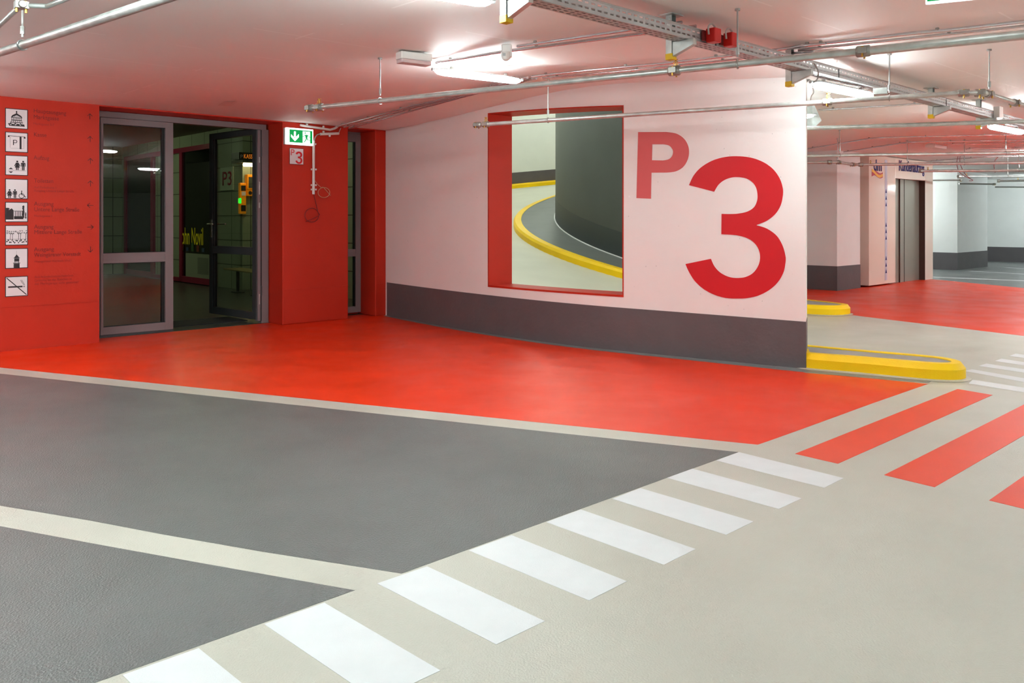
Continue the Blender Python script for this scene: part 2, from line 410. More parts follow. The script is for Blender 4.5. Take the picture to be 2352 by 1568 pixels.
for (za, zb) in ((z[1], z[2]), (z[3], z[4])):
    w = .022
    b.fbox(tg0 - w, tg1 + w, O - .014, O - .006, za - w, za); b.fbox(tg0 - w, tg1 + w, O - .014, O - .006, zb, zb + w)
    b.fbox(tg0 - w, tg0, O - .014, O - .006, za, zb); b.fbox(tg1, tg1 + w, O - .014, O - .006, za, zb)
b.done('glazing_bead', FRAME, leafL, bevel=.002)
b = B()
for (za, zb) in ((z[1], z[2]), (z[3], z[4])):
    b.fbox(tg0, tg1, O + .012, O + .016, za, za + .008); b.fbox(tg0, tg1, O + .012, O + .016, zb - .008, zb); b.fbox(tg1 - .03, tg1, O + .02, O + .065, za, zb)
b.done('gasket', BLACK, leafL)
for (za, zb) in ((z[1], z[2]), (z[3], z[4])): B().fbox(tg0, tg1, O + .03, O + .04, za, zb).done('glass_pane', GLASS, leafL)
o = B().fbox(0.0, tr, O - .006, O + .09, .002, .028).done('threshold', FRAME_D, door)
# ---- open leaf
Hh = Z(591, 400, 1.3 + 105 * 10.36 / 1900); Hh = fac(tt(588, O + .02), O + .02); Hh.z = 0
Fr = Vector(((480.5 - CX) / FP * 11.12, 11.12, 0)); ed = (Fr - Hh); LW = ed.length; ed.normalize(); en = Vector((ed.y, -ed.x, 0))
if en.dot(-Hh) < 0: en = -en
def lbox(b, s0, s1, d0, d1, z0, z1):
    P = lambda s, d, z: Hh + ed * s + en * d + UP * z
    return b.hexa([P(s0, d0, z0), P(s1, d0, z0), P(s1, d1, z0), P(s0, d1, z0), P(s0, d0, z1), P(s1, d0, z1), P(s1, d1, z1), P(s0, d1, z1)])
b = B(); sw = .085
lbox(b, 0, sw, -.07, 0, .05, 2.455); lbox(b, LW - sw, LW, -.07, 0, .05, 2.455)
for za, zb in ((.05, .14), (.855, .955), (2.375, 2.455)): lbox(b, sw, LW - sw, -.07, 0, za, zb)
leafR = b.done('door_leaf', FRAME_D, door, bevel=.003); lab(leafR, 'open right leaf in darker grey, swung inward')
for za, zb in ((.14, .855), (.955, 2.375)):
    b = B(); lbox(b, sw, LW - sw, -.04, -.03, za, zb); b.done('glass_pane', GLASS, leafR)
    b = B(); lbox(b, LW - sw - .02, LW - sw, -.055, -.004, za, zb); b.done('gasket', BLACK, leafR)
b = B(); P = lambda s, d, z: Hh + ed * s + en * d + UP * z
hz = 1.245
b.tube([P(LW - .05, 0, hz), P(LW - .05, .055, hz), P(LW - .06, .06, hz), P(LW - .2, .06, hz)], .010, 10)
b.tube([P(LW - .05, -.07, hz), P(LW - .05, -.125, hz), P(LW - .06, -.13, hz), P(LW - .2, -.13, hz)], .010, 10)
lbox(b, LW - .07, LW - .03, -.001, .006, hz - .18, hz + .06)
b.done('door_handle', mat('satin_steel', (200, 190, 175), .25, metal=.9), leafR, smooth_=True)
# hinge stile, hinges, striker plates
b = B(); b.fbox(tR - .115, tR - .075, O + .005, O + .085, .03, 2.43); o = b.done('hinge_stile', FRAME, door, bevel=.003)
b = B(); b.fbox(tR - .076, tR - .064, O + .0, O + .08, .03, 2.43); b.done('gasket', BLACK, door)
for zz in (2.02, 1.62, 1.45, .30, .24):
    b = B(); b.fbox(tR - .100, tR - .088, O - .004, O + .005, zz, zz + (.07 if zz != 1.62 else .16)); b.done('striker_plate', GALV, door)
for zz in (2.1, 1.8, 1.5, .35):
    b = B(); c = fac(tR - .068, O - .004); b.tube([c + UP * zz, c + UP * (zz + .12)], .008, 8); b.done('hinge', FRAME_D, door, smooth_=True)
# ---- slim window
win = thing('window_1', fac(3.27, .38), 'slim tall grey framed window in a red recess', 'window', kind='structure')
b = B(); w0, w1 = 3.063, 3.487
b.fbox(w1 - .085, w1, O, O + .07, .03, 2.47); b.fbox(w0 - .3, w0 - .22, O, O + .07, .03, 2.47)
for za, zb in ((.03, .115), (.80, .90), (2.37, 2.47)): b.fbox(w0 - .22, w1 - .085, O, O + .07, za, zb)
b.fbox(w0 - .22, w1, O + .01, O + .07, 2.46, 2.507)
b.done('window_frame', FRAME, win, bevel=.004)
for za, zb in ((.115, .80), (.90, 2.37)):
    B().fbox(w0 - .22, w1 - .085, O + .03, O + .04, za, zb).done('glass_pane', GLASS, win)
    B().fbox(w1 - .10, w1 - .085, O + .005, O + .06, za, zb).done('gasket', BLACK, win)

# ---- the big curved wall with opening
uA, uB = 1123.5, 1430.0
us = sorted(set([880, 889] + [889 + (uA - 889) * k / 12 for k in range(1, 12)] + [uA] + [uA + (uB - uA) * k / 12 for k in range(1, 12)] + [uB] + [1450, 1500, 1600, 1700, 1800, 1851]))
TH = .35
fr_, bk_ = {}, {}
for u in us: fr_[u] = wallp(u); bk_[u] = wallp(u) + wn(u) * TH
bk_[1851] = fr_[1851] + Vector((.128, .33, 0)); bk_[uA] = fr_[uA] + wn(uA) * TH; bk_[uB] = fr_[uB] + wn(uB) * TH
def ztop(u): return cz(fr_[u].x, fr_[u].y) + .01
def zh(u): return 2.507 + (2.425 - 2.507) * (u - uA) / (uB - uA)
ZS = .556
b = B()
def quad(p, q, z0p, z1p, z0q, z1q, mi=0):
    f = b.face([(p.x, p.y, z0p), (q.x, q.y, z0q), (q.x, q.y, z1q), (p.x, p.y, z1p)])
    if f: f.material_index = mi
ZB = 7.0
for u, w in zip(us, us[1:]):
    for D_, top in ((fr_, None), (bk_, ZB)):
        tu, tw = (ztop(u), ztop(w)) if top is None else (top, top)
        if u >= uA and w <= uB:
            quad(D_[u], D_[w], 0, ZS, 0, ZS); quad(D_[u], D_[w], zh(u), tu, zh(w), tw)
        else: quad(D_[u], D_[w], 0, tu, 0, tw)
    b.face([(fr_[u].x, fr_[u].y, ztop(u)), (fr_[w].x, fr_[w].y, ztop(w)), (bk_[w].x, bk_[w].y, ZB), (bk_[u].x, bk_[u].y, ZB)])
    if u >= uA and w <= uB:
        f = b.face([(fr_[u].x, fr_[u].y, ZS), (fr_[w].x, fr_[w].y, ZS), (bk_[w].x, bk_[w].y, ZS), (bk_[u].x, bk_[u].y, ZS)]); f.material_index = 1
        f = b.face([(fr_[u].x, fr_[u].y, zh(u)), (fr_[w].x, fr_[w].y, zh(w)), (bk_[w].x, bk_[w].y, zh(w)), (bk_[u].x, bk_[u].y, zh(u))]); f.material_index = 1
for u in (uA, uB):
    f = b.face([(fr_[u].x, fr_[u].y, ZS), (bk_[u].x, bk_[u].y, ZS), (bk_[u].x, bk_[u].y, zh(u)), (fr_[u].x, fr_[u].y, zh(u))]); f.material_index = 1
for u in (us[0], us[-1]):
    b.face([(fr_[u].x, fr_[u].y, 0), (bk_[u].x, bk_[u].y, 0), (bk_[u].x, bk_[u].y, ZB), (fr_[u].x, fr_[u].y, ztop(u))])
wf = b.done('wall_front', WHITE_W, mats=[WHITE_W, RED_W]); tag(wf, 'white curved wall with red framed opening and a large painted P 3', 'wall', kind='structure')
# thin red rim round the opening
b = B()
def rim(u0, u1, za0, za1, zb0, zb1):
    p, q = wallp(u0), wallp(u1); n0, n1 = -wn(u0) * .004, -wn(u1) * .004
    b.hexa([p + UP * za0, q + UP * zb0, q + n1 + UP * zb0, p + n0 + UP * za0, p + UP * za1, q + UP * zb1, q + n1 + UP * zb1, p + n0 + UP * za1])
rs = [u for u in us if uA <= u <= uB]
for u, w in zip(rs, rs[1:]): rim(u, w, zh(u), zh(u) + .012, zh(w), zh(w) + .012); rim(u, w, ZS - .02, ZS, ZS - .02, ZS)
rim(uA - 2.5, uA, ZS - .02, zh(uA) + .012, ZS - .02, zh(uA) + .012); rim(uB, uB + 2.5, ZS - .02, zh(uB) + .012, ZS - .02, zh(uB) + .012)
b.done('opening_rim', RED_W, wf)
# plinth
b = B()
zp = lambda u: .452 - .04 * (u - 889) / 961
for u, w in zip(us[1:], us[2:]):
    rim(u, w, 0, zp(u), 0, zp(w))
o = b.done('plinth', PLINTH, wf); lab(o, 'dark grey painted plinth')
b = B(); e = us[-1]
b.hexa([fr_[e] + UP * 0, bk_[e], bk_[e] + Vector((.004, 0, 0)), fr_[e] + Vector((.004, 0, 0)), fr_[e] + UP * .412, bk_[e] + UP * .412, bk_[e] + Vector((.004, 0, .412)), fr_[e] + Vector((.004, 0, .412))])
b.done('plinth', PLINTH, wf)
# grey strip on the floor along the wall
b = B(); pts = []
U2 = us[1:]
for u, w in zip(U2, U2[1:]):
    d0 = .06 + .11 * (u - 889) / 961; d1 = .06 + .11 * (w - 889) / 961
    b.face([fr_[u] + UP * .0016, fr_[w] + UP * .0016, fr_[w] - wn(w) * d1 + UP * .0016, fr_[u] - wn(u) * d0 + UP * .0016])
e0 = fr_[1851] - wn(1851) * .17
b.face([fr_[1851] + UP * .0016, F(1970, 852) + UP * .0016, F(2145, 872) + UP * .0016, F(2133, 880) + UP * .0016, F(1970.6, 866.5) + UP * .0016, e0 + UP * .0016])
o = b.done('edge_strip', SKIRT, fl); lab(o, 'grey sealing strip along the wall base')

# painted P and 3
def wl_px(pts, o_=(1450, 280), k=3.563):
    return [(o_[0] + x / k, o_[1] + y / k) for x, y in pts]
def wall_poly(name, outline, holes, m, label):
    b = B(); bm = b.bm
    def loop(px):
        vs = [bm.verts.new(wallp(u, v) - wn(1700) * .0) for u, v in px]
        return [bm.edges.new((vs[i], vs[(i + 1) % len(vs)])) for i in range(len(vs))]
    es = loop(outline)
    for h in holes: es += loop(h)
    bmesh.ops.triangle_fill(bm, use_beauty=True, edges=es, normal=-wn(1600))
    for v in bm.verts: v.co -= wn(1600) * .0012
    r = bmesh.ops.extrude_face_region(bm, geom=bm.faces[:])
    for v in r['geom']:
        if isinstance(v, bmesh.types.BMVert): v.co -= wn(1600) * .002
    o = b.done(name, m, wf); lab(o, label); return o
sp = lambda pts: [(p.x, p.y) for p in smoothpts([(x, y, 0) for x, y in pts], 5)]
Pout = [(57, 83)] + sp([(290, 82), (370, 96), (430, 135), (464, 190), (473, 248), (462, 308), (425, 368), (365, 404), (290, 414)]) + [(166, 415), (162, 628), (43, 623)]
Pin = [(173, 183)] + sp([(265, 183), (310, 193), (336, 220), (343, 248), (334, 280), (307, 305), (262, 315)]) + [(170, 313)]
wall_poly('painted_letter', wl_px(Pout), [wl_px(Pin[::-1])], PRED, 'faded red painted letter P')
T3 = sp([(473, 517), (510, 440), (570, 373), (660, 318), (760, 288), (865, 280), (980, 292), (1080, 328), (1160, 385), (1215, 462), (1241, 545), (1240, 610), (1222, 685), (1180, 752), (1110, 808), (1027, 842)])
T3 += sp([(1027, 845), (1110, 872), (1190, 930), (1238, 1010), (1262, 1095), (1263, 1145), (1246, 1230), (1200, 1310), (1130, 1374), (1040, 1420), (950, 1440), (870, 1444), (775, 1439), (680, 1413), (590, 1365), (520, 1300), (472, 1225), (444, 1162)])
T3 += sp([(652, 1119), (682, 1182), (732, 1234), (800, 1267), (865, 1276), (935, 1268), (998, 1234), (1040, 1175), (1055, 1112), (1046, 1050), (1010, 992), (950, 951), (860, 927), (738, 918)])
T3 += sp([(740, 751), (800, 753), (870, 750), (950, 733), (1005, 697), (1030, 645), (1034, 595), (1022, 537), (990, 492), (940, 462), (870, 451), (815, 456), (760, 477), (713, 515), (679, 571)])
T3c = [T3[0]]
for p in T3[1:]:
    if abs(p[0] - T3c[-1][0]) + abs(p[1] - T3c[-1][1]) > .5: T3c.append(p)
wall_poly('painted_numeral', wl_px(T3c), [], CRIM, 'huge crimson painted numeral 3')

# ================================================================ RAMP seen through the opening
RC = Vector((5.1, 16.16, 0)); KR = .923
def rz(th): return max(0., .161 + KR * (1.35 * math.pi - th))
def rp(th, R, z=0., bank=True):
    return Vector((RC.x + R * math.cos(th), RC.y + R * math.sin(th), rz(th) + z + (.03 * max(0, R - 5.07) * smooth((math.radians(170) - th) / .8) if bank else 0)))
def Ro(th):
    d = math.degrees(th)
    if d < 140: return 9.2
    if d < 170: return 9.2 + (6.35 - 9.2) * smooth((d - 140) / 30)
    return max(6.35, min(8.1, 5.1 / abs(math.cos(th)) + .15))
ths = [math.radians(40 + 2 * k) for k in range(108)]       # 40..254 deg
def annulus(name, Ra, Rb, za, zb, m, parent, th=ths, zc=None, smooth_=True):
    b = B(); rings = []
    for t in th:
        a, c = (Ra(t) if callable(Ra) else Ra), (Rb(t) if callable(Rb) else Rb)
        rings.append([rp(t, a, za), rp(t, a, zb), rp(t, c, zb), rp(t, c, za)])
    b.rings(rings); return b.done(name, m, parent, smooth_=smooth_)
RAMP = mat('pale_ramp_coating', (205, 204, 188), .5, spec=.3, var=.05, vscale=1.5)
ramp = annulus('floor_upper', 4.0, Ro, -.15, 0, RAMP, None); tag(ramp, 'pale curving ramp roadway behind the opening', 'ramp', kind='structure')
o = annulus('walkway', 4.2, 4.94, -.02, .125, mat('ramp_walkway_grey', (104, 108, 106), .5, var=.08), ramp); lab(o, 'grey raised walkway round the core')
def kerb(name, Ra, Rb, outer, parent, th_=None):
    b = B(); rings = []
    for t in (th_ or ths):
        if callable(Ra): a, c = Ra(t), Rb(t)
        else: a, c = Ra, Rb
        if outer: prof = [(a, -.02), (a, .09), (a - .03, .13), (c, .13), (c, -.02)]
        else: prof = [(a, -.02), (a, .09), (a + .03, .13), (c, .13), (c, -.02)]
        rings.append([rp(t, R, z) for R, z in prof])
    b.rings(rings); return b.done(name, YELLOW, parent)
os_ = [t for t in ths if math.degrees(t) < 200]
kerb('kerb', 5.07, 4.92, True, ramp)
kerb('kerb', lambda t: Ro(t) - .2, lambda t: Ro(t) - .02, False, ramp, os_)
os_ = [t for t in ths if math.degrees(t) < 200]
rw_ = annulus('wall_outer', lambda t: Ro(t), lambda t: Ro(t) + .2, -.3, 4.5, mat('ramp_white_wall', (226, 228, 221), .55, var=.02), None, os_)
tag(rw_, 'pale outer wall of the curving ramp', 'wall', kind='structure')
o = annulus('plinth', lambda t: Ro(t) - .012, lambda t: Ro(t) + .0, -.1, .45, PLINTH, rw_, os_)
cs = [t for t in ths if math.degrees(t) > 100]
core = annulus('wall_inner', 4.246, 4.0, -.3, 5.5, COREP, None, cs); tag(core, 'dark grey round core wall of the ramp', 'wall', kind='structure')
o = annulus('plinth', 4.250, 4.246, 0, .55, mat('core_plinth', (66, 72, 72), .5), core, cs); lab(o, 'darker band at the foot of the core')
b = B(); b.tube([rp(t, 4.262, .132) for t in cs], .012, 6); o = b.done('sealant_bead', WHITE_P, core); lab(o, 'white sealant bead at the core foot')
p = [Vector((3.62, 12.15, 0)), Vector((5.0, 16.3, 0)), Vector((4.9, 16.35, 0)), Vector((3.45, 12.2, 0))]
o = B().prism([(q.x, q.y) for q in p], 0, 6.9).done('wall_inner_right', WHITE_FAR); tag(o, 'white side wall of the lift core facing the ramp mouth', 'wall', kind='structure')
p = [bk_[1851], Vector((3.45, 12.2, 0)), Vector((3.35, 12.2, 0)), bk_[1851] - Vector((.1, 0, 0))]
o = B().prism([(q.x, q.y) for q in p], 2.55, 6.9).done('trim_3', WHITE_FAR); tag(o, 'slab edge above the ramp mouth', 'slab edge', kind='structure')
o = B().prism([(-5, 8), (15, 8), (15, 27), (-5, 27)], 7.0, 7.2).done('ceiling_upper', WHITE_FAR); tag(o, 'ceiling high over the ramp', 'ceiling', kind='structure')

# ================================================================ LOBBY
def lob(d, n, z=0.): return D1 * d - N1 * n + UP * z          # d along facade axis, n = depth value (positive into lobby)
dA = A0.dot(D1); nA = -A0.dot(N1)
def lbx(b, d0, d1, n0, n1, z0, z1):
    return b.hexa([lob(d0, n0, z0), lob(d1, n0, z0), lob(d1, n1, z0), lob(d0, n1, z0), lob(d0, n0, z1), lob(d1, n0, z1), lob(d1, n1, z1), lob(d0, n1, z1)])
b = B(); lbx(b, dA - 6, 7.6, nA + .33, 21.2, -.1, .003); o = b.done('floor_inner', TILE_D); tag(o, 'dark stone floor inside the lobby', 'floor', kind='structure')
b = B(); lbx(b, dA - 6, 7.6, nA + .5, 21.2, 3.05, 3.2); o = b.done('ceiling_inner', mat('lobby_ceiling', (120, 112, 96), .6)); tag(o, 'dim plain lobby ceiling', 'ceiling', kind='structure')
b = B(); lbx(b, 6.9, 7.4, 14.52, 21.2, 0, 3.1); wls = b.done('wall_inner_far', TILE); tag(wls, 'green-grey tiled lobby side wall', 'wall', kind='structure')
b = B(); lbx(b, dA - 6, 6.9, 20.95, 21.2, 0, 3.1); o = b.done('wall_back_left', TILE); tag(o, 'green-grey tiled wall at the lobby end', 'wall', kind='structure')
b = B(); lbx(b, 6.9, 7.6, 14.5, 14.62, 0, 3.1); lbx(b, 7.40, 7.45, nA + .5, 14.6, 0, 3.1); wlr = b.done('wall_inner_back', TILE); tag(wlr, 'tiled wall behind the ticket machine', 'wall', kind='structure')
b = B(); lbx(b, dA - 6.2, dA - 6, nA + .4, 21.2, 0, 3.1); o = b.done('wall_inner_left', TILE); tag(o, 'tiled left wall of the lobby', 'wall', kind='structure')
def nof(u, d=6.9):                                 # depth coordinate where column u meets the plane d
    r = (u - CX) / FP
    # p = D1*d - N1*n ; p.x = r p.y
    return (D1.x * d - r * D1.y * d) / (N1.x - r * N1.y)
def lz(u, v, d=6.9):
    n = nof(u, d); return EH + (HY - v) * lob(d, n).y / FP
def bay(u0, u1, label, gname):
    n0, n1 = nof(u1), nof(u0); t = thing(gname, lob(6.86, (n0 + n1) / 2), label, 'shop window', 'magenta framed windows in the lobby')
    b = B(); w = .14
    lbx(b, 6.84, 6.9, n0, n0 + w, .02, 2.80); lbx(b, 6.84, 6.9, n1 - w, n1, .02, 2.80); lbx(b, 6.84, 6.9, n0, n1, 2.70, 2.80); lbx(b, 6.84, 6.9, n0, n1, .02, .14)
    b.done('window_frame', MAG, t, bevel=.004)
    b = B(); lbx(b, 6.875, 6.895, n0 + w, n1 - w, .14, 2.70); b.done('glass_pane', DARKGL, t)
    return t, n0, n1
bay(290, 357, 'magenta framed dark glass bay at the far end of the lobby', 'shop_window')
t2, n0, n1 = bay(418, 499, 'magenta framed shop window with a poster in the lobby', 'shop_window')
b = B(); lbx(b, 6.84, 6.9, nof(418), nof(357), 2.70, 2.80); lbx(b, 6.84, 6.9, nof(418), nof(357), .02, .1); b.done('rail', MAG, t2)
# beam line magenta
po = thing('poster', lob(6.865, n0 + .8, 1.0), 'dark poster with tall yellow script above a pale notice strip', 'poster')
b = B(); lbx(b, 6.862, 6.868, n0 + .16, n1 - .3, .62, 2.45); b.done('sheet', mat('dark_poster', (22, 24, 20), .3), po)
b = B(); lbx(b, 6.858, 6.862, n0 + .16, n1 - .3, .12, .62); o = b.done('notice_strip', mat('pale_notice', (150, 158, 138), .5), po)
b = B(); lbx(b, 6.855, 6.858, n0 + .3, n1 - .9, .22, .55); o = b.done('notice', mat('notice_grey', (120, 126, 112), .5), po)
text('lettering', 'John Novil', (lob(6.858, n1 - .02, .80), N1, UP, -D1), .50, mat('yellow_script', (190, 180, 20), .5, emit=.015), po, width=1.15)
for q in range(5):
    b = B(); c = n0 + .5 + q * .26; lbx(b, 6.856, 6.86, c, c + .12, .66, .74 + .05 * (q % 3)); b.done('picture_patch', mat('patch%d' % (q % 3), ((60, 80, 110), (120, 60, 40), (70, 100, 60))[q % 3], .5), po)
# P3 tile sign
sg = thing('level_sign', lob(6.88, nof(523), 1.9), 'pale P3 level sign on the tiled lobby wall seen through the open leaf', 'sign')
nl, nr = nof(509), nof(538); zt_, zb_ = lz(523, 384), lz(523, 437)
b = B(); lbx(b, 6.878, 6.9, nr, nl, zb_, zt_); b.done('panel', mat('pale_green_panel', (176, 190, 168), .5), sg)
text('lettering', 'P3', (lob(6.877, nl - (nl - nr) * .14, zb_ + .22 * (zt_ - zb_)), N1, UP, -D1), (zt_ - zb_) * .85, mat('maroon_letter', (150, 30, 60), .5), sg, width=(nl - nr) * .72, bold=.01)
# ticket machine on the niche wall (plane n = 14.5)
def dof(u, n=14.46):
    r = (u - CX) / FP
    return -(-N1.x * n + r * N1.y * n) / (D1.x - r * D1.y)
def nz(u, v, n=14.46): return EH + (HY - v) * lob(dof(u, n), n).y / FP
def nb(b, u0, u1, v0, v1, n0=14.42, n1=14.5):
    d0, d1 = dof(u0), dof(u1); um = (u0 + u1) / 2
    return lbx(b, d0, d1, n0, n1, nz(um, v1), nz(um, v0))
tm = thing('ticket_machine', lob(dof(562), 14.46, 1.4), 'orange wall mounted parking ticket machine with a green light', 'ticket machine')
b = B(); nb(b, 550, 564, 420, 491); b.done('side_unit', ORANGE, tm, bevel=.01)
b = B(); nb(b, 564.5, 592, 401, 436, 14.38); b.done('display_housing', ORANGE, tm, bevel=.015)
b = B(); nb(b, 566, 590, 436, 450, 14.40); b.done('slot_housing', ORANGE, tm, bevel=.01)
b = B(); nb(b, 552, 562.5, 426, 438, 14.412); b.done('display', BLACK, tm)
b = B(); nb(b, 552, 562.5, 471, 485, 14.412); b.done('display', BLACK, tm)
b = B(); nb(b, 567, 589, 407, 432, 14.372); b.done('display', mat('screen_grey', (60, 66, 62), .2), tm)
b = B(); nb(b, 553, 562, 440, 449, 14.41); o = b.done('label_plate', WHITE_S, tm)
b = B(); nb(b, 550, 552, 455, 467, 14.41); o = b.done('indicator_light', mat('green_led', (20, 230, 60), .4, emit=.35), tm); lab(o, 'lit green indicator')
b = B(); c = lob(dof(572), 14.40, nz(572, 443)); b.tube([c, c + N1 * .006], .035, 16); b.done('card_slot', BLACK, tm)
ks = thing('ticket_machine_sign', lob(dof(560), 14.3, 2.3), 'dark lit header sign reading Kassenautomat over the ticket machine', 'sign')
b = B(); nb(b, 535, 600, 353, 369, 14.2); b.done('sign_box', mat('sign_box_dark', (40, 38, 30), .4), ks)
d0 = dof(545); text('lettering', 'KASSENAUTOMAT', (lob(d0, 14.19, nz(570, 366.5)), D1, UP, N1), .11, mat('amber_letter', (240, 130, 40), .5, emit=.12), ks, width=.62)
text('lettering', 'P', (lob(dof(537), 14.19, nz(545, 366)), D1, UP, N1), .1, WHITE_S, ks)
b = B(); c0, c1 = lob(dof(540), 14.1, nz(560, 381)), lob(dof(600), 14.1, nz(560, 381)); b.tube([c0, c1], .032, 12); o = b.done('lamp_tube', TUBE_W, ks); lab(o, 'glowing warm lamp tube')
b = B(); nb(b, 535, 600, 371, 377, 14.05); b.done('lamp_shade', mat('shade_grey', (70, 66, 50), .5), ks)
# bench
bn = thing('bench', F(547, 672), 'small slatted metal bench in the lobby seen through the open leaf', 'bench')
b0, b1 = Z(515, 617, .44), Z(600, 628, .44); bx = (b1 - b0).normalized(); by = Vector((-bx.y, bx.x, 0))
b = B()
for k in range(4): b.tube([b0 + by * (.09 * k), b1 + by * (.09 * k)], .016, 8)
b.done('seat', mat('bench_rail', (190, 170, 120), .3, metal=.6), bn, smooth_=True)
b = B(); fo = F(547, 672); b.tube([fo + UP * .0, fo + UP * .43], .03, 10); b.obox(fo + UP * .01, bx, by, UP, .12, .08, .01); b.done('leg', FRAME_D, bn)
fo2 = fo + bx * .9; b = B(); b.tube([fo2, fo2 + UP * .43], .03, 10); b.obox(fo2 + UP * .01, bx, by, UP, .12, .08, .01); b.done('leg', FRAME_D, bn)
# floor mat in the doorway
b = B(); b.fbox(.95, 2.0, .7, 1.25, .003, .012); o = b.done('door_mat', mat('charcoal_mat', (40, 38, 38), .9, bump=.6, bscale=300)); tag(o, 'charcoal mat just inside the open door', 'mat')

# ================================================================ SIGNS ON THE RED WALL
def wfr(u, v): return (fac(tt(u), -.001, fz(u, v)), D1, UP, N1)
ROW = [2.407, 2.173, 1.9425, 1.7085, 1.4785, 1.248, 1.018, .739]
TX0, PS = -.871, .2
man = lambda x, y, s: [[(x + a * s, y + c * s) for a, c in q] for q in (
    [(math.cos(k * math.pi / 6) * .55, 5.1 + math.sin(k * math.pi / 6) * .55) for k in range(12)],
    [(-.9, 4.4), (.9, 4.4), (1.25, 4.1), (1.25, 2.1), (.85, 2.1), (.85, 3.7), (.7, 3.7), (.7, -.2), (.1, -.2), (.1, 2.1), (-.1, 2.1), (-.1, -.2), (-.7, -.2), (-.7, 3.7), (-.85, 3.7), (-.85, 2.1), (-1.25, 2.1), (-1.25, 4.1)])]
woman = lambda x, y, s: [[(x + a * s, y + c * s) for a, c in q] for q in (
    [(math.cos(k * math.pi / 6) * .55, 5.1 + math.sin(k * math.pi / 6) * .55) for k in range(12)],
    [(-.7, 4.4), (.7, 4.4), (1.7, 2.3), (1.35, 2.1), (.7, 3.3), (1.35, 1.3), (.7, 1.3), (.7, -.2), (.15, -.2), (.15, 1.3), (-.15, 1.3), (-.15, -.2), (-.7, -.2), (-.7, 1.3), (-1.35, 1.3), (-.7, 3.3), (-1.35, 2.1), (-1.7, 2.3)])]
def bar(x0, y0, x1, y1, w):
    d = Vector((x1 - x0, y1 - y0)); d.normalize(); n = Vector((-d.y, d.x)) * w / 2
    return [(x0 + n.x, y0 + n.y), (x1 + n.x, y1 + n.y), (x1 - n.x, y1 - n.y), (x0 - n.x, y0 - n.y)]
def rect(x0, y0, x1, y1): return [(x0, y0), (x1, y0), (x1, y1), (x0, y1)]
def blob(x, y, rx, ry, n=7, seed=0):
    rr = random.Random(seed); return [(x + rx * (.6 + .5 * rr.random()) * math.cos(2 * math.pi * k / n), y + ry * (.6 + .5 * rr.random()) * math.sin(2 * math.pi * k / n)) for k in range(n)]
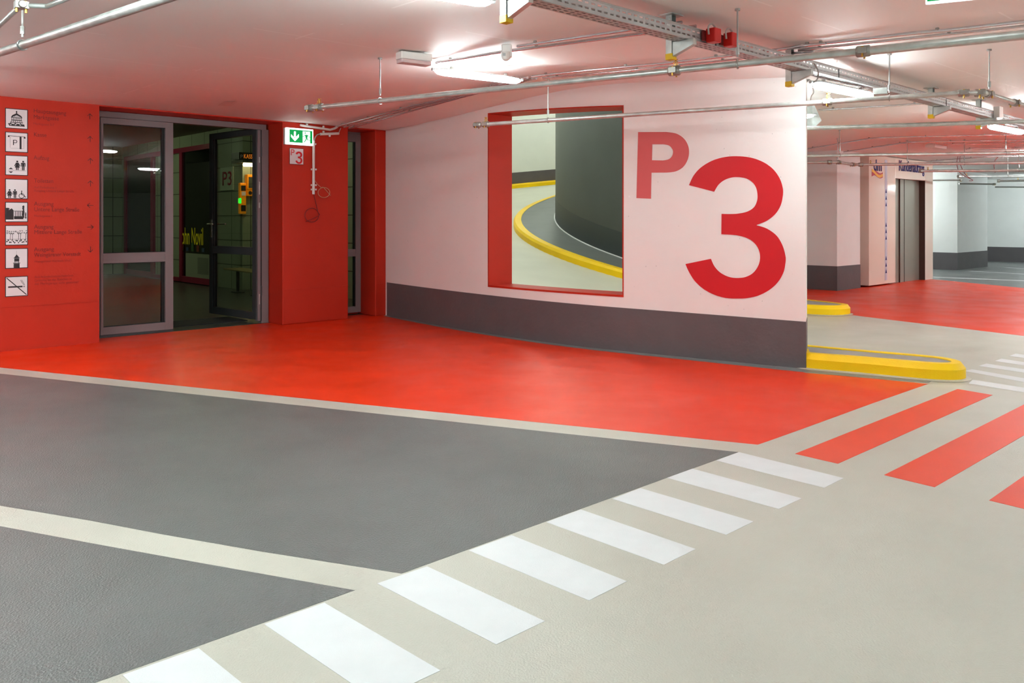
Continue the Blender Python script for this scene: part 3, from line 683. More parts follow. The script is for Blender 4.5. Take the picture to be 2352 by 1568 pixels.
def pict(i):                                        # polygons in a 0..1 square
    P = []
    if i == 0:
        P += [[(.22, .55), (.3, .68), (.5, .80), (.72, .66), (.78, .54), (.72, .58), (.5, .7), (.3, .58)], bar(.5, .78, .5, .92, .05), blob(.5, .86, .05, .04, 6, 1)]
        P += [bar(.25, .56, .75, .56, .03), bar(.25, .41, .75, .41, .04), bar(.2, .3, .8, .3, .04), bar(.14, .13, .88, .13, .05)]
        P += [bar(.27 + .075 * k, .41, .27 + .075 * k, .57, .026) for k in range(7)] + [bar(.3 + .08 * k, .58, .42 + .045 * k, .7, .016) for k in range(6)]
        P += [blob(.15 + .075 * k, .2 + .03 * math.sin(k * 2), .05, .06, 7, k) for k in range(10)] + [bar(.25 + .1 * k, .3, .25 + .1 * k, .4, .02) for k in range(6)]
    if i == 1:
        P += [bar(.1, .83, .9, .81, .025), rect(.09, .76, .17, .83), rect(.84, .72, .92, .80), rect(.64, .14, .73, .80)]
        P += [bar(.2, .2, .2, .78, .008), bar(.2, .17, .83, .17, .008), bar(.84, .17, .84, .75, .008)]
        P += [rect(.33, .34, .37, .62), bar(.37, .61, .46, .61, .03), bar(.37, .47, .46, .47, .03)] + [bar(.46 + .055 * math.sin(a), .54 + .07 * math.cos(a), .46 + .055 * math.sin(a + .5), .54 + .07 * math.cos(a + .5), .03) for a in (0, .45, .9, 1.35, 1.8, 2.25, 2.7)]
    if i == 2:
        P += woman(.53, .27, .087) + man(.81, .27, .087) + [bar(.12, .22, .95, .22, .012), [(.12, .29), (.34, .29), (.23, .38)], [(.12, .17), (.34, .17), (.23, .08)]]
    if i == 3:
        P += woman(.17, .03, .08) + man(.42, .03, .08)
        P += [[(.74 + .035 * math.cos(k), .38 + .035 * math.sin(k)) for k in range(6)], bar(.73, .33, .74, .2, .05), bar(.73, .27, .83, .26, .025), bar(.74, .2, .85, .19, .04), bar(.84, .2, .90, .07, .035), bar(.9, .07, .95, .09, .03)]
        P += [bar(.73 + .12 * math.cos(a), .13 + .12 * math.sin(a), .73 + .12 * math.cos(a + .4), .13 + .12 * math.sin(a + .4), .028) for a in [1.7 + .38 * k for k in range(12)]]
    if i == 4:
        P += [rect(.0, .1, .14, .72), rect(.14, .1, .36, .6), [(.14, .6), (.36, .58), (.27, .7)], rect(.38, .12, .82, .28), bar(.38, .55, .82, .55, .03), bar(.05, .71, .18, .66, .04)]
        P += [blob(.82, .25 + .09 * k, .06, .08, 7, k + 3) for k in range(7)] + [bar(.44 + .08 * k, .28, .44 + .08 * k, .53, .03) for k in range(5)] + [blob(.93, .2 + .08 * k, .05, .05, 6, k) for k in range(4)]
    if i == 5:
        for x, s in ((.2, 1), (.58, 2), (.68, 3), (.93, 4), (.3, 5)): P += [bar(x, .25, x + .02, .62, .02), bar(x + .01, .55, x - .09, .68, .012), bar(x + .01, .55, x + .1, .7, .012)]
        P += [blob(.06 + .1 * (k % 10), .66 + .08 * math.sin(k * 2.3), .045, .022, 6, k) for k in range(22)] + [blob(.05 + .06 * k, .17 + .07 * math.sin(k * 1.9), .04, .05, 6, k + 9) for k in range(16)] + [bar(.02, .29, .98, .29, .015)]
    if i == 6:
        P += [bar(.5, .7, .5, .9, .006), [(.37, .52), (.64, .52), (.5, .71)], rect(.39, .33, .62, .50), bar(.34, .52, .66, .52, .02), rect(.36, .0, .64, .22), bar(.33, .25, .67, .25, .035), bar(.42, .22, .42, .34, .02), bar(.59, .22, .59, .34, .02)]
    if i == 7:
        P += [rect(.1, .44, .78, .52), rect(.82, .44, .845, .52), rect(.87, .44, .89, .52), bar(.03, .97, .97, .03, .045)]
        for k in range(3): P += [bar(.68 + .035 * k, .83, .76 + .04 * k, .66, .012), bar(.76 + .04 * k, .66, .84 + .025 * k, .56, .012)]
    return P
PL = ['half-timbered tower pictogram sign, topmost on the red wall', 'parking ticket pictogram sign with a P beside Kasse', 'lift pictogram sign with two figures and arrows beside Aufzug', 'toilet pictogram sign with wheelchair figure beside Toiletten',
      'black and white street view pictogram sign beside Untere Lange Straße', 'row of trees pictogram sign beside Mittlere Lange Straße', 'pointed tower pictogram sign beside Weingärtner Vorstadt', 'crossed-out cigarette pictogram sign, lowest on the red wall']
for i, zt in enumerate(ROW):
    t = thing('pictogram_sign', fac(TX0 + .1, 0, zt - PS), PL[i], 'sign')
    fr0 = (fac(TX0, -.001, zt - PS), D1, UP, N1)
    b = B(); w = .007
    b.flat(fr0, rect(0, 0, PS, PS), .003); b.done('border', INK, t)
    b = B(); b.flat((fr0[0] + N1 * .003, D1, UP, N1), rect(w, w, PS - w, PS - w), .001); b.done('panel', WHITE_S, t)
    b = B(); fr1 = (fr0[0] + N1 * .0042 + D1 * w + UP * w, D1, UP, N1)
    s = PS - 2 * w
    for k, q in enumerate(pict(i)): b.flat(fr1, [(x * s, y * s) for x, y in q], .0006, off=.00003 * (k % 20))
    b.done('symbol', INK, t)
def wtext(u, v, s, size, m=WALLTXT, w=None):
    t0 = tt(u); sz = size
    return text('lettering', s, (fac(t0, -.0005, fz(u, v)), D1, UP, N1), sz, m, wleft, width=w, thick=.0015)
def wid(u0, u1): return tt(u1) - tt(u0)
for (s, u, v, h, u1) in (('Hauptausgang', 76.5, 258.5, .060, 151), ('Marktgasse', 76.5, 272.5, .060, 134.5), ('Marktgasse 3-7', 76.5, 286, .033, 124), ('Kasse', 77, 313, .060, 106),
                         ('Aufzug', 77, 366, .060, 113), ('Toiletten', 78, 419, .060, 122), ('Auf Parkebene 1', 78, 432, .033, 129), ('Ausgang Untere Lange Straße', 78, 440, .033, 170),
                         ('Ausgang', 78, 472, .060, 123), ('Untere Lange Straße', 78, 485, .060, 181.5), ('Marktgasse 1', 78, 498, .033, 119), ('Ausgang', 78, 525, .060, 123), ('Mittlere Lange Straße', 78, 537.5, .060, 187),
                         ('Ausgang', 78, 577, .060, 124), ('Weingärtner Vorstadt', 78, 590, .060, 185.5), ('Weingärtner Vorstadt 59-61', 78, 603, .033, 163.5),
                         ('Aus brandschutztechnischen', 79, 638.5, .036, 168), ('Gründen ist das Rauchen in', 79, 646.5, .036, 164), ('der Marktgarage nicht gestattet!', 79, 654.5, .036, 180)):
    wtext(u, v, s, h, WALLTXT if h > .05 else mat('small_wall_lettering', (150, 26, 16), .6), wid(u, u1))
for u, v, a in ((206.5, 267.5, 90), (207, 319.5, 90), (207.5, 370, 90), (207.5, 421.5, 90), (207.5, 471.5, 180), (207.5, 521.5, 0), (207.5, 572.5, 270)):
    fr0 = (fac(tt(u), -.0005, fz(u, v)), D1, UP, N1); c, s = math.cos(math.radians(a)), math.sin(math.radians(a)); R = .03
    rot = lambda q: [((x * c - y * s) * R, (x * s + y * c) * R) for x, y in q]
    b = B()
    for k, q in enumerate((bar(-1, 0, .95, 0, .17), bar(1, 0, .1, .85, .17), bar(1, 0, .1, -.85, .17))): b.flat(fr0, rot(q), .0015, off=k * .0001)
    b.done('direction_arrow', mat('dark_arrow', (70, 22, 20), .6), wleft)

# ================================================================ EXIT SIGN, LEVEL SIGN AND CONDUITS ON THE PIER
ex_t0, ex_t1 = tt(657, -.07), tt(719.5, -.07); zt0 = fz(690, 295, -.07); zb0 = fz(690, 333, -.07)
ex = thing('exit_sign', fac((ex_t0 + ex_t1) / 2, -.03, zb0), 'lit green emergency exit sign with down arrow and running figure on the red pier', 'exit sign')
b = B(); b.fbox(ex_t0, ex_t1, -.045, 0, zb0, zt0); b.done('housing', PVC, ex, bevel=.004)
b = B(); b.fbox(ex_t0, ex_t1, -.072, -.045, zb0, zt0); o = b.done('light_panel', SIGNW, ex, bevel=.006); lab(o, 'glowing white rim')
efr = (fac(ex_t0, -.0722, zb0), D1, UP, N1); EW, EHh = ex_t1 - ex_t0, zt0 - zb0
g0 = rect(.12 * EW, .13 * EHh, .965 * EW, .9 * EHh)
b = B(); b.flat(efr, g0, .0012); b.done('sign_face', GREEN, ex)
def sgn(q): return [(EW * (.12 + .845 * x), EHh * (.13 + .77 * y)) for x, y in q]
e2 = (efr[0] + N1 * .0013, D1, UP, N1)
b = B()
b.flat(e2, sgn(rect(.19, .42, .27, .86)), .0006); b.flat(e2, sgn([(.065, .62), (.23, .34), (.40, .68), (.40, .44), (.235, .10), (.065, .42)]), .0006, off=.0001)
door_q = [(.57, .0), (.89, .0), (.89, .92), (.57, .92)]
b.flat(e2, sgn(door_q), .0005); b.done('arrow_and_door', SIGNW, ex)
b = B(); e3 = (e2[0] + N1 * .0012, D1, UP, N1)
fig = [[(.68 + .03 * math.cos(k * math.pi / 5), .80 + .06 * math.sin(k * math.pi / 5)) for k in range(10)], [(.66, .66), (.76, .68), (.80, .62), (.76, .36), (.70, .38)], bar(.67, .64, .59, .5, .035), bar(.60, .5, .55, .52, .035),
       bar(.78, .64, .86, .54, .035), bar(.86, .55, .87, .46, .03), bar(.74, .40, .68, .18, .045), bar(.68, .2, .62, .06, .04), bar(.75, .40, .80, .24, .045), bar(.80, .26, .92, .21, .04)]
for k, q in enumerate(fig): b.flat(e3, sgn(q), .0004, off=.00004 * k)
b.done('running_figure', GREEN, ex)
# small level sign
lt0, lt1 = tt(664.6), tt(696.8); lz0, lz1 = fz(680, 377.5), fz(680, 340.5)
t = thing('level_sign', fac((lt0 + lt1) / 2, 0, lz0), 'small white P3 level sign on the red pier under the exit sign', 'sign')
f0 = (fac(lt0, -.001, lz0), D1, UP, N1); lw, lh = lt1 - lt0, lz1 - lz0
b = B(); b.flat(f0, rect(0, 0, lw, lh), .003); b.done('border', INK, t)
b = B(); b.flat((f0[0] + N1 * .003, D1, UP, N1), rect(.004, .004, lw - .004, lh - .004), .001); b.done('panel', WHITE_S, t)
def mapP(pts, ox, oy, sx, sy, X0, Y0, X1, Y1):
    return [(ox + (x - X0) / (X1 - X0) * sx, oy + (Y1 - y) / (Y1 - Y0) * sy) for x, y in pts]
for nm, o_, hs, mt, bx_, box_ in (('letter', Pout, [Pin[::-1]], PRED, (43, 82, 473, 628), (.08, .55, .28, .38)), ('numeral', T3c, [], CRIM, (444, 280, 1263, 1444), (.41, .04, .50, .77))):
    b = B(); bm = b.bm; es = []
    for lp in [o_] + hs:
        q = mapP(lp, box_[0] * lw, box_[1] * lh, box_[2] * lw, box_[3] * lh, *bx_)
        vs = [bm.verts.new(f0[0] + N1 * .0046 + D1 * x + UP * y) for x, y in q]
        es += [bm.edges.new((vs[i], vs[(i + 1) % len(vs)])) for i in range(len(vs))]
    bmesh.ops.triangle_fill(bm, use_beauty=True, edges=es, normal=N1)
    b.done(nm, mt, t)
# conduits on pier
def pp(u, v, o=-.02): return fac(tt(u, o), o, fz(u, v, o))
def conduit(name, path, r, m, label, cat, clips=(), group=None, clipm=None, csz=.012, n=10):
    c = path[0]; t = thing(name, c, label, cat, group)
    B().tube(path, r, n).done('tube', m, t, smooth_=True)
    for c in clips:
        c = Vector(c); B().obox(c, D1, N1, UP, csz, csz, csz).done('clip', clipm or GALV_D, t, bevel=.003)
    return t
conduit('cable_conduit', [pp(720.5, 323), pp(720, 446)], .017, PVC, 'vertical white cable conduit on the red pier below the exit sign', 'conduit', [pp(724, 331), pp(716, 389), pp(725, 389), pp(716, 425), pp(725, 425), pp(716, 435), pp(725, 435)], csz=.011, clipm=PVC)
conduit('cable_conduit', [pp(736, 308), pp(778, 306.5)], .017, PVC, 'short white conduit stub right of the exit sign', 'conduit', [pp(743, 302.5), pp(757, 312)], csz=.011, clipm=PVC)
conduit('cable_conduit', [pp(690, 287.2), pp(700, 289), pp(758, 298), pp(768, 295), pp(775, 291)], .015, PVC, 'white conduit running above the exit sign under the ceiling', 'conduit', [pp(705, 286), pp(743, 291)], csz=.011, clipm=PVC)
conduit('cable', [pp(736, 307.5), pp(729, 309), pp(724, 315), pp(721, 324)], .007, CABLE, 'pale cable bending from the conduit stub down into the vertical conduit', 'cable')
conduit('cable', [pp(778, 306), pp(780, 300), pp(783, 294)], .005, CABLE, 'thin cable rising from the stub to the ceiling', 'cable')
lp = [pp(723, 414), pp(729, 423), pp(738, 431)] + [pp(744 + 13.5 * math.cos(a), 442 - 11.5 * math.sin(a)) for a in [2.0 - .35 * k for k in range(20)]] + [pp(759, 449)]
conduit('cable', smoothpts(lp, 3), .0045, mat('beige_cable', (200, 150, 120), .5), 'small beige cable coil hanging beside the conduit end', 'cable', n=6)
lp = [pp(721, 446), pp(725, 464), pp(729, 480)] + [pp(716.5 + 16 * math.cos(a), 494 - 16 * math.sin(a)) for a in [.6 - .33 * k for k in range(22)]] + [pp(702, 509)]
conduit('cable', smoothpts(lp, 3), .0045, CABLE_R, 'larger dull red cable coil hanging below the conduit end', 'cable', n=6)

# ================================================================ ISLANDS AND FAR RIGHT
def island(name, outline, label):
    pts = smoothpts([(x, y, 0) for x, y in outline], 6, closed=True)
    t = thing(name, (sum(p.x for p in pts) / len(pts), sum(p.y for p in pts) / len(pts), 0), label, 'kerb island', 'yellow edged kerb islands')
    i1, i2 = inset(pts, .035), inset(pts, .105)
    at = lambda P, z: [Vector((p.x, p.y, z)) for p in P]
    b = B(); b.rings([at(pts, 0), at(pts, .088), at(i1, .135), at(i2, .135), at(i2, .10)], cap=False); b.done('kerb', YELLOW, t)
    b = B(); b.face(at(i2, .128)); b.done('paving', KERB_TOP, t)
    b = B(); b.rings([at(inset(pts, -.04), .003), at(pts, .012)], cap=False); o = b.done('sealing_fillet', BEIGE, t)
    return t
island('kerb_island', [(2.55, 7.24), (2.93, 7.0), (3.234, 6.80), (3.42, 6.69), (3.587, 6.67), (3.71, 6.76), (3.74, 6.93), (3.66, 7.10), (3.45, 7.27), (3.15, 7.47), (2.85, 7.70), (2.72, 7.80), (2.60, 7.72), (2.575, 7.5)], 'yellow edged kerb island at the end of the white wall')
island('kerb_island', [(3.75, 11.55), (3.85, 11.42), (4.06, 11.33), (4.3, 11.22), (4.52, 11.26), (4.68, 11.44), (4.64, 11.66), (4.5, 11.95), (4.3, 12.25), (4.05, 12.35), (3.85, 12.1)], 'yellow edged kerb island in front of the lift, farther one')

def blockwall(name, corner, dl, dr, h0, label, m=WHITE_FAR, thick=.4, kind='structure', pl=PLINTH, ph=.45):
    """wall block with a convex corner facing the camera: dl metres along -N1 side, dr metres along D1"""
    c = Vector(corner); c.z = 0
    a = c - N1 * dl; d = c + D1 * dr; e = a + D1 * dr
    pts = [c, d, e, a]
    o = B().prism([(p.x, p.y) for p in pts], 0, h0).done(name, m); tag(o, label, 'wall', kind=kind)
    s = (c - (d + e + a) / 3).normalized() * 0
    k = .006
    q = [c + N1 * k - D1 * k, d + N1 * k + D1 * k, e - N1 * k + D1 * k, a - N1 * k - D1 * k]
    B().prism([(p.x, p.y) for p in q], 0, ph).done('plinth', pl, o)
    return o
cw = F(1922.5, 667.8)
w1 = blockwall('wall_far_center', cw, 5.0, .97, 2.60, 'white block wall with dark plinth left of the lift')
# lift cladding
fa = F(1996, 659.8); fb = F(2143, 642.5); fd = D1
o = fa - D1 * .0
LD = (fb - fa).length
def lbq(b, s0, s1, d0, d1, z0, z1):
    P = lambda s, d, z: fa + D1 * s - N1 * d + UP * z
    return b.hexa([P(s0, d0, z0), P(s1, d0, z0), P(s1, d1, z0), P(s0, d1, z0), P(s0, d0, z1), P(s1, d0, z1), P(s1, d1, z1), P(s0, d1, z1)])
def ls(u):
    r = (u - CX) / FP; return (r * fa.y - fa.x) / (D1.x - r * D1.y)
def lzq(u, v): return EH + (HY - v) * (fa + D1 * ls(u)).y / FP
sO0, sO1 = ls(2057), ls(2125)
zdoor = lzq(2090, 412)
lift = thing('elevator', fa + D1 * 1.2, 'lift with steel doors in glossy cream cladding with blue arrows', 'elevator')
b = B(); lbq(b, 0, sO0, 0, .5, .03, 2.565); o = b.done('cladding_panel', CLAD, lift, bevel=.006)
b = B(); lbq(b, sO1, ls(2143), 0, .5, .0, 2.565); b.done('cladding_panel', CLAD, lift, bevel=.006)
b = B(); lbq(b, sO0, sO1, 0, .5, zdoor, 2.565); b.done('cladding_panel', CLAD, lift, bevel=.006)
b = B(); lbq(b, .0, .0 + 3.0, .5, 3.2, 0, 2.565); o = b.done('shaft', WHITE_FAR, lift)
b = B(); lbq(b, sO0, sO0 + (sO1 - sO0) * .3, .12, .16, 0, zdoor); b.done('door_panel', STEEL, lift, bevel=.004)
b = B(); lbq(b, sO0 + (sO1 - sO0) * .44, sO1, .12, .16, 0, zdoor); b.done('door_panel', STEEL, lift, bevel=.004)
b = B(); lbq(b, sO0 + (sO1 - sO0) * .3, sO0 + (sO1 - sO0) * .44, .10, .16, 0, zdoor); b.done('door_jamb', STEEL, lift, bevel=.004)
b = B()
for s in (sO0 + (sO1 - sO0) * .3, sO0 + (sO1 - sO0) * .44): lbq(b, s - .008, s + .008, .095, .12, 0, zdoor)
lbq(b, sO1 - .02, sO1, .0, .12, 0, zdoor); b.done('joint', mat('brown_joint', (70, 46, 38), .5), lift)
sA = ls(2034.8)
b = B(); lbq(b, sA - .055, sA + .055, -.004, 0, .1, 2.5); b.done('arrow_strip', mat('pale_lilac_strip', (206, 200, 214), .35), lift)
lf_ = (fa + D1 * sA + N1 * .0045, D1, UP, N1)
for v in (439, 454.5, 469.5, 516.5, 531, 546, 593, 608, 623): zz = lzq(2034.8, v + 4); B().flat(lf_, [(-.042, zz), (.042, zz), (0, zz + .085)], .001).done('up_arrow', NAVY, lift)
text('lettering', 'Kundenaufzug', (fa + D1 * ls(2064) + N1 * .003 + UP * lzq(2092, 394), D1, UP, N1), .30, NAVY, lift, width=ls(2122) - ls(2064), bold=.02, thick=.004)
text('lettering', 'dm', (fa + D1 * ls(2006) + N1 * .003 + UP * lzq(2015, 391.5), D1, UP, N1), .30, NAVY, lift, width=ls(2024.5) - ls(2006), bold=.025, thick=.004)
wx0, wx1 = ls(2002), ls(2027)
def wave(y0, y1, ph, x0=0., x1=1.):
    n = 14; up, dn = [], []
    for k in range(n + 1):
        x = x0 + (x1 - x0) * k / n; c = math.sin(x * math.pi * 2 + ph) * .25
        up.append((wx0 + (wx1 - wx0) * x, y1 + c * .1)); dn.append((wx0 + (wx1 - wx0) * x, y0 + c * .1))
    return dn + up[::-1]
zl = lzq(2014, 406)
fw = (fa + N1 * .003, D1, UP, N1)
b = B(); b.flat(fw, wave(zl, zl + .1, 0), .003); b.done('logo_wave', mat('logo_red', (190, 60, 70), .4), lift)
b = B()
q = []
for k in range(15): x = k / 14; q.append((wx0 + (wx1 - wx0) * x, zl + .03 - .05 * (x - .5) + .035 * math.cos(x * math.pi * 1.6)))
q2 = [(x, y + .055) for x, y in q]
b.flat(fw, q + q2[::-1], .0045); b.done('logo_wave', mat('logo_yellow', (240, 180, 50), .4), lift)
# far walls
blockwall('wall_far_middle', F(2199, 620.3), 14, 2.35, 2.60, 'white block wall with dark plinth behind the lift')
wfp = F(2275, 600); wfe = wfp + N1 * 12
o = B().prism([(p.x, p.y) for p in (wfp - N1 * 4, wfe, wfe + D1 * .3, wfp - N1 * 4 + D1 * .3)], 0, 2.6).done('wall_far_right', WHITE_FAR); tag(o, 'bright white far wall with dark plinth at the right edge', 'wall', kind='structure')
B().prism([(p.x, p.y) for p in (wfp - N1 * 4 - D1 * .006, wfe - D1 * .006, wfe + D1 * .3, wfp - N1 * 4 + D1 * .3)], 0, .46).done('plinth', PLINTH, o)
# enclosing walls out of view
for nm, pts in (('wall_back', [(-22, -11), (38, -11), (38, -11.3), (-22, -11.3)]), ('wall_right', [(24, -11), (24, 40), (24.3, 40), (24.3, -11)]), ('wall_far_left', [(-16, -11), (-16.3, -11), (-16.3, 3), (-16, 3)]), ('wall_far', [(5, 38), (38, 38), (38, 38.3), (5, 38.3)])):
    o = B().prism(pts, 0, 2.55).done(nm, WHITE_FAR); tag(o, {'wall_back': 'white garage wall behind the camera', 'wall_right': 'white garage wall far to the right', 'wall_far_left': 'white garage wall far to the left', 'wall_far': 'white wall at the far end of the garage'}[nm], 'wall', kind='structure')

# ================================================================ CEILING SERVICES
def rod(t, x, y, z0, hook=.045, r=.0055):
    c = cz(x, y); b = B(); b.tube([(x, y, z0 + .02), (x, y, c)], r, 8); b.tube([(x, y, c - .012), (x, y, c)], .016, 8); b.tube([(x, y, z0 + .035), (x, y, z0 + .075)], .011, 6)
    b.done('hanger_rod', STEELR, t, smooth_=True)
def pipe(path, r, label, coup=(), heads=(), rods=(), m=None, group='galvanised sprinkler pipes under the ceiling', closed_end=None):
    path = [Vector(p) for p in path]
    t = thing('sprinkler_pipe', path[0], label, 'pipe', group)
    B().tube(path, r, 16).done('pipe', m or GALV, t, smooth_=True)
    for c, d in coup:
        c = Vector(c); d = Vector(d).normalized(); s = d.cross(UP).normalized(); b = B()
        b.tube([c - d * .036, c - d * .03, c + d * .03, c + d * .036], [r * 1.25, r * 1.5, r * 1.5, r * 1.25], 14)
        b.obox(c + s * (r * 1.55), d, s, UP, .022, .009, .016); b.obox(c - s * (r * 1.55), d, s, UP, .022, .009, .016)
        cp_ = b.done('coupling', GALV_D, t, smooth_=True)
        for k in (-1, 1): B().tube([c + s * k * (r * 1.6) - UP * .034, c + s * k * (r * 1.6) + UP * .022], .0055, 6).done('bolt', BRASS, cp_)
    for c in heads:
        c = Vector(c); b = B(); z0 = c.z + r * .9
        b.tube([(c.x, c.y, z0 - r * .5), (c.x, c.y, z0 + .012)], .012, 8); b.tube([(c.x, c.y, z0 + .012), (c.x, c.y, z0 + .045)], .004, 6)
        for k in (-1, 1): b.tube([(c.x + k * .009, c.y, z0 + .01), (c.x + k * .013, c.y, z0 + .03), (c.x, c.y, z0 + .047)], .0025, 5)
        b.tube([(c.x, c.y, z0 + .046), (c.x, c.y, z0 + .049)], .015, 12); b.done('sprinkler_head', BRASS, t, smooth_=True)
    for c in rods:
        c = Vector(c); rod(t, c.x, c.y, c.z + r)
        b = B(); d = (path[1] - path[0]).normalized(); s = d.cross(UP).normalized()
        b.tube([c + s * (math.cos(a) * (r + .004)) + UP * (math.sin(a) * (r + .004)) for a in [k * math.pi / 8 for k in range(17)]], .004, 5)
        b.done('hanger_ring', STEELR, t)
    return t
PZ = 2.2
def seg(p, q, e0=0., e1=0.):
    a, b_ = Z(*p, PZ), Z(*q, PZ); d = (b_ - a).normalized(); return a - d * e0, b_ + d * e1, d
# pipe across the picture
a, b_, d = seg((716, 248), (2352, 80), 0, 2.5)
def on(a, d, u, z=PZ):
    r = (u - CX) / FP; s = (r * a.y - a.x) / (d.x - r * d.y); return a + d * s
pipe([a, on(a, d, 1983)], .0205, 'long galvanised sprinkler pipe crossing in front of the white wall', coup=[(on(a, d, 712), d), (on(a, d, 734), d), (on(a, d, 1549), d), (on(a, d, 1983), d)], heads=[on(a, d, 733), on(a, d, 1552)], rods=[on(a, d, 873), on(a, d, 1694)])
pipe([on(a, d, 1987), b_], .0245, 'thicker galvanised sprinkler pipe leaving the frame at the upper right', rods=[b_ - d * 1.2])
# second pipe with elbow along the tray direction
a, b_, d = seg((1098, 286.6), (2215, 213.3))
el = Z(2256, 212, PZ); fe = el + D1 * 1.35
pipe([a, b_, el - d * .03, el + D1 * .03, fe], .0185, 'galvanised sprinkler pipe before the opening, elbowing away at the right', coup=[(on(a, d, 1096), d), (on(a, d, 1116), d), (on(a, d, 1900), d), (on(a, d, 2214), d), (el - d * .02 + D1 * .02, d), (el + D1 * .12, D1), (el + D1 * .75, D1)], heads=[on(a, d, 1116), on(a, d, 1902)], rods=[on(a, d, 1259), on(a, d, 2043), el + D1 * .15])
# others on the right
a, b_, d = seg((1860, 294.3), (2352, 278.5), .3, 2); pipe([a, b_], .020, 'galvanised sprinkler pipe over the ramp mouth', rods=[on(a, d, 2420)])
a, b_, d = seg((1856, 357.7), (2352, 350.7), .6, 2); pipe([a, b_], .0235, 'thick galvanised pipe high in front of the lift', rods=[on(a, d, 1929), on(a, d, 2310)])
p0, p1, p2, p3 = Z(1856, 372.8, PZ), Z(1924, 372.0, PZ), Z(1962, 378.2, PZ), Z(2352, 373.4, PZ)
d0 = (p1 - p0).normalized(); d1_ = (p3 - p2).normalized(); dk = (p2 - p1).normalized()
pipe([p0 - d0 * .5, p1, p2, p3 + d1_ * 2], .022, 'kinked galvanised sprinkler pipe in front of the lift', coup=[(p1 - d0 * .12, d0), (p1 + dk * .05, dk), (p2 - dk * .08, dk), (p2 + d1_ * .1, d1_)], heads=[p2 + d1_ * .25], rods=[p1, on(p2, d1_, 2084), on(p2, d1_, 2215)])
a, b_, d = seg((2116, 392.5), (2352, 391.3), 0, 2); pipe([a, b_], .023, 'galvanised pipe ending before the lift lettering', coup=[(a, d)], heads=[a + d * .12], rods=[on(a, d, 2340)])
a, b_, d = seg((2203, 405), (2352, 404.6), 0, 2); pipe([a, b_], .021, 'galvanised pipe with end coupling behind the red cable loops', coup=[(a, d)], heads=[a + d * .15], rods=[on(a, d, 2315)])
a, b_, d = seg((2145, 414), (2196, 413.6), .5, .1); pipe([a, b_], .016, 'short thin pipe beside the lift', coup=[(b_, d)], m=GALV_D)
a, b_, d = seg((2203, 421.8), (2283, 422.8)); pipe([a, b_], .020, 'thin pipe across the shaded block', coup=[(b_, d)], m=GALV_D)
a, b_, d = seg((2293, 415.3), (2352, 414.6), 0, 3); pipe([a, b_], .024, 'thin pipe before the bright far wall, upper one', coup=[(a, d)], heads=[a + d * .4], m=GALV_D)
a, b_, d = seg((2286, 429.3), (2352, 429.6), 0, 2); pipe([a, b_], .018, 'thin pipe before the bright far wall, lower one', m=GALV_D)
# top left
a, b_, d = seg((0, 120.5), (327, 13), .5, 1.6); pipe([a, b_], .0215, 'galvanised sprinkler pipe crossing the upper left corner', rods=[a + d * .8])
a, b_ = Z(0, 57, 2.3), Z(49, 12, 2.3); d = (b_ - a).normalized()
pipe([a - d * 2, b_, b_ + Vector((.11, .02, 0)), b_ + Vector((.5, -.3, 0))], .012, 'thin pipe with a clamp in the extreme upper left corner', coup=[(b_, d)])

# conduits on the ceiling
def cpath(pts, dz=.03):
    out = []
    for u, v in pts:
        z = 2.49
        for _ in range(4):
            p = Z(u, v, z); z = cz(p.x, p.y) - dz
        out.append(Z(u, v, z))
    return out
def cclips(path, step=.9, off=.3, w=.014):
    out = []; s = off
    for a, b_ in zip(path, path[1:]):
        L = (b_ - a).length
        while s < L: out.append(a + (b_ - a) * (s / L) + UP * .012); s += step
        s -= L
    return out
def ext(path, e0=0, e1=0):
    a, b_ = path[0], path[1]; c, d_ = path[-2], path[-1]
    if e0: path = [a - (b_ - a).normalized() * e0] + path
    if e1: path = path + [d_ + (d_ - c).normalized() * e1]
    return path
def ccond(pts, r, label, m=ALU, e0=0, e1=0, dz=.03, step=.8, off=.15, cs=.010):
    p = ext(cpath(pts, dz), e0, e1)
    return conduit('cable_conduit', p, r, m, label, 'conduit', cclips(p, step, off), 'aluminium conduits on the ceiling', csz=cs)
ccond([(1002, 143.6), (1155, 118.6), (1496, 74)], .0115, 'aluminium conduit from the junction box past the motion sensor, lower one', e1=.3)
ccond([(1188, 106.3), (1464, 66)], .010, 'aluminium conduit behind the motion sensor, upper one', e1=.3)
ccond([(1222, 175.7), (1350, 161.5), (1533, 145), (1690, 126.5), (1740, 120)], .011, 'aluminium conduit from the lamp towards the cable tray, upper one', e1=.5)
ccond([(1246, 179.4), (1425, 163.6), (1720, 133)], .009, 'aluminium conduit from the lamp towards the cable tray, lower one', e1=.5)
ccond([(775, 290), (858, 267.6), (948, 243), (1057, 219), (1212, 178)], .0125, 'diagonal conduit from the exit sign to the lamp, uppermost of three')
ccond([(790, 292.8), (870, 269.8), (960, 245), (1063, 220), (1222, 180)], .009, 'diagonal conduit from the exit sign to the lamp, middle of three', cs=.009)
ccond([(802, 294.5), (884, 271.9), (972, 247.3), (1069, 221), (1232, 179.5)], .0105, 'diagonal conduit from the exit sign to the lamp, lowest of three')
ccond([(1812, 111.5), (1836, 106), (2099, 76), (2166, 70.5), (2352, 50)], .012, 'conduit leaving the cable tray to the upper right, upper one', e1=2, m=ALU)
ccond([(1833, 115), (2105, 86), (2352, 60)], .010, 'conduit leaving the cable tray to the upper right, lower one', e1=2, m=ALU)
ccond([(1880, 253), (2036, 243.4), (2132, 237)], .010, 'thin conduit on the ceiling beyond the wall end')
ccond([(1856, 341.4), (1997, 318), (2025, 316), (2352, 308.7)], .011, 'angled far conduit, nearest on the ceiling beyond the thick pipe', e1=1)
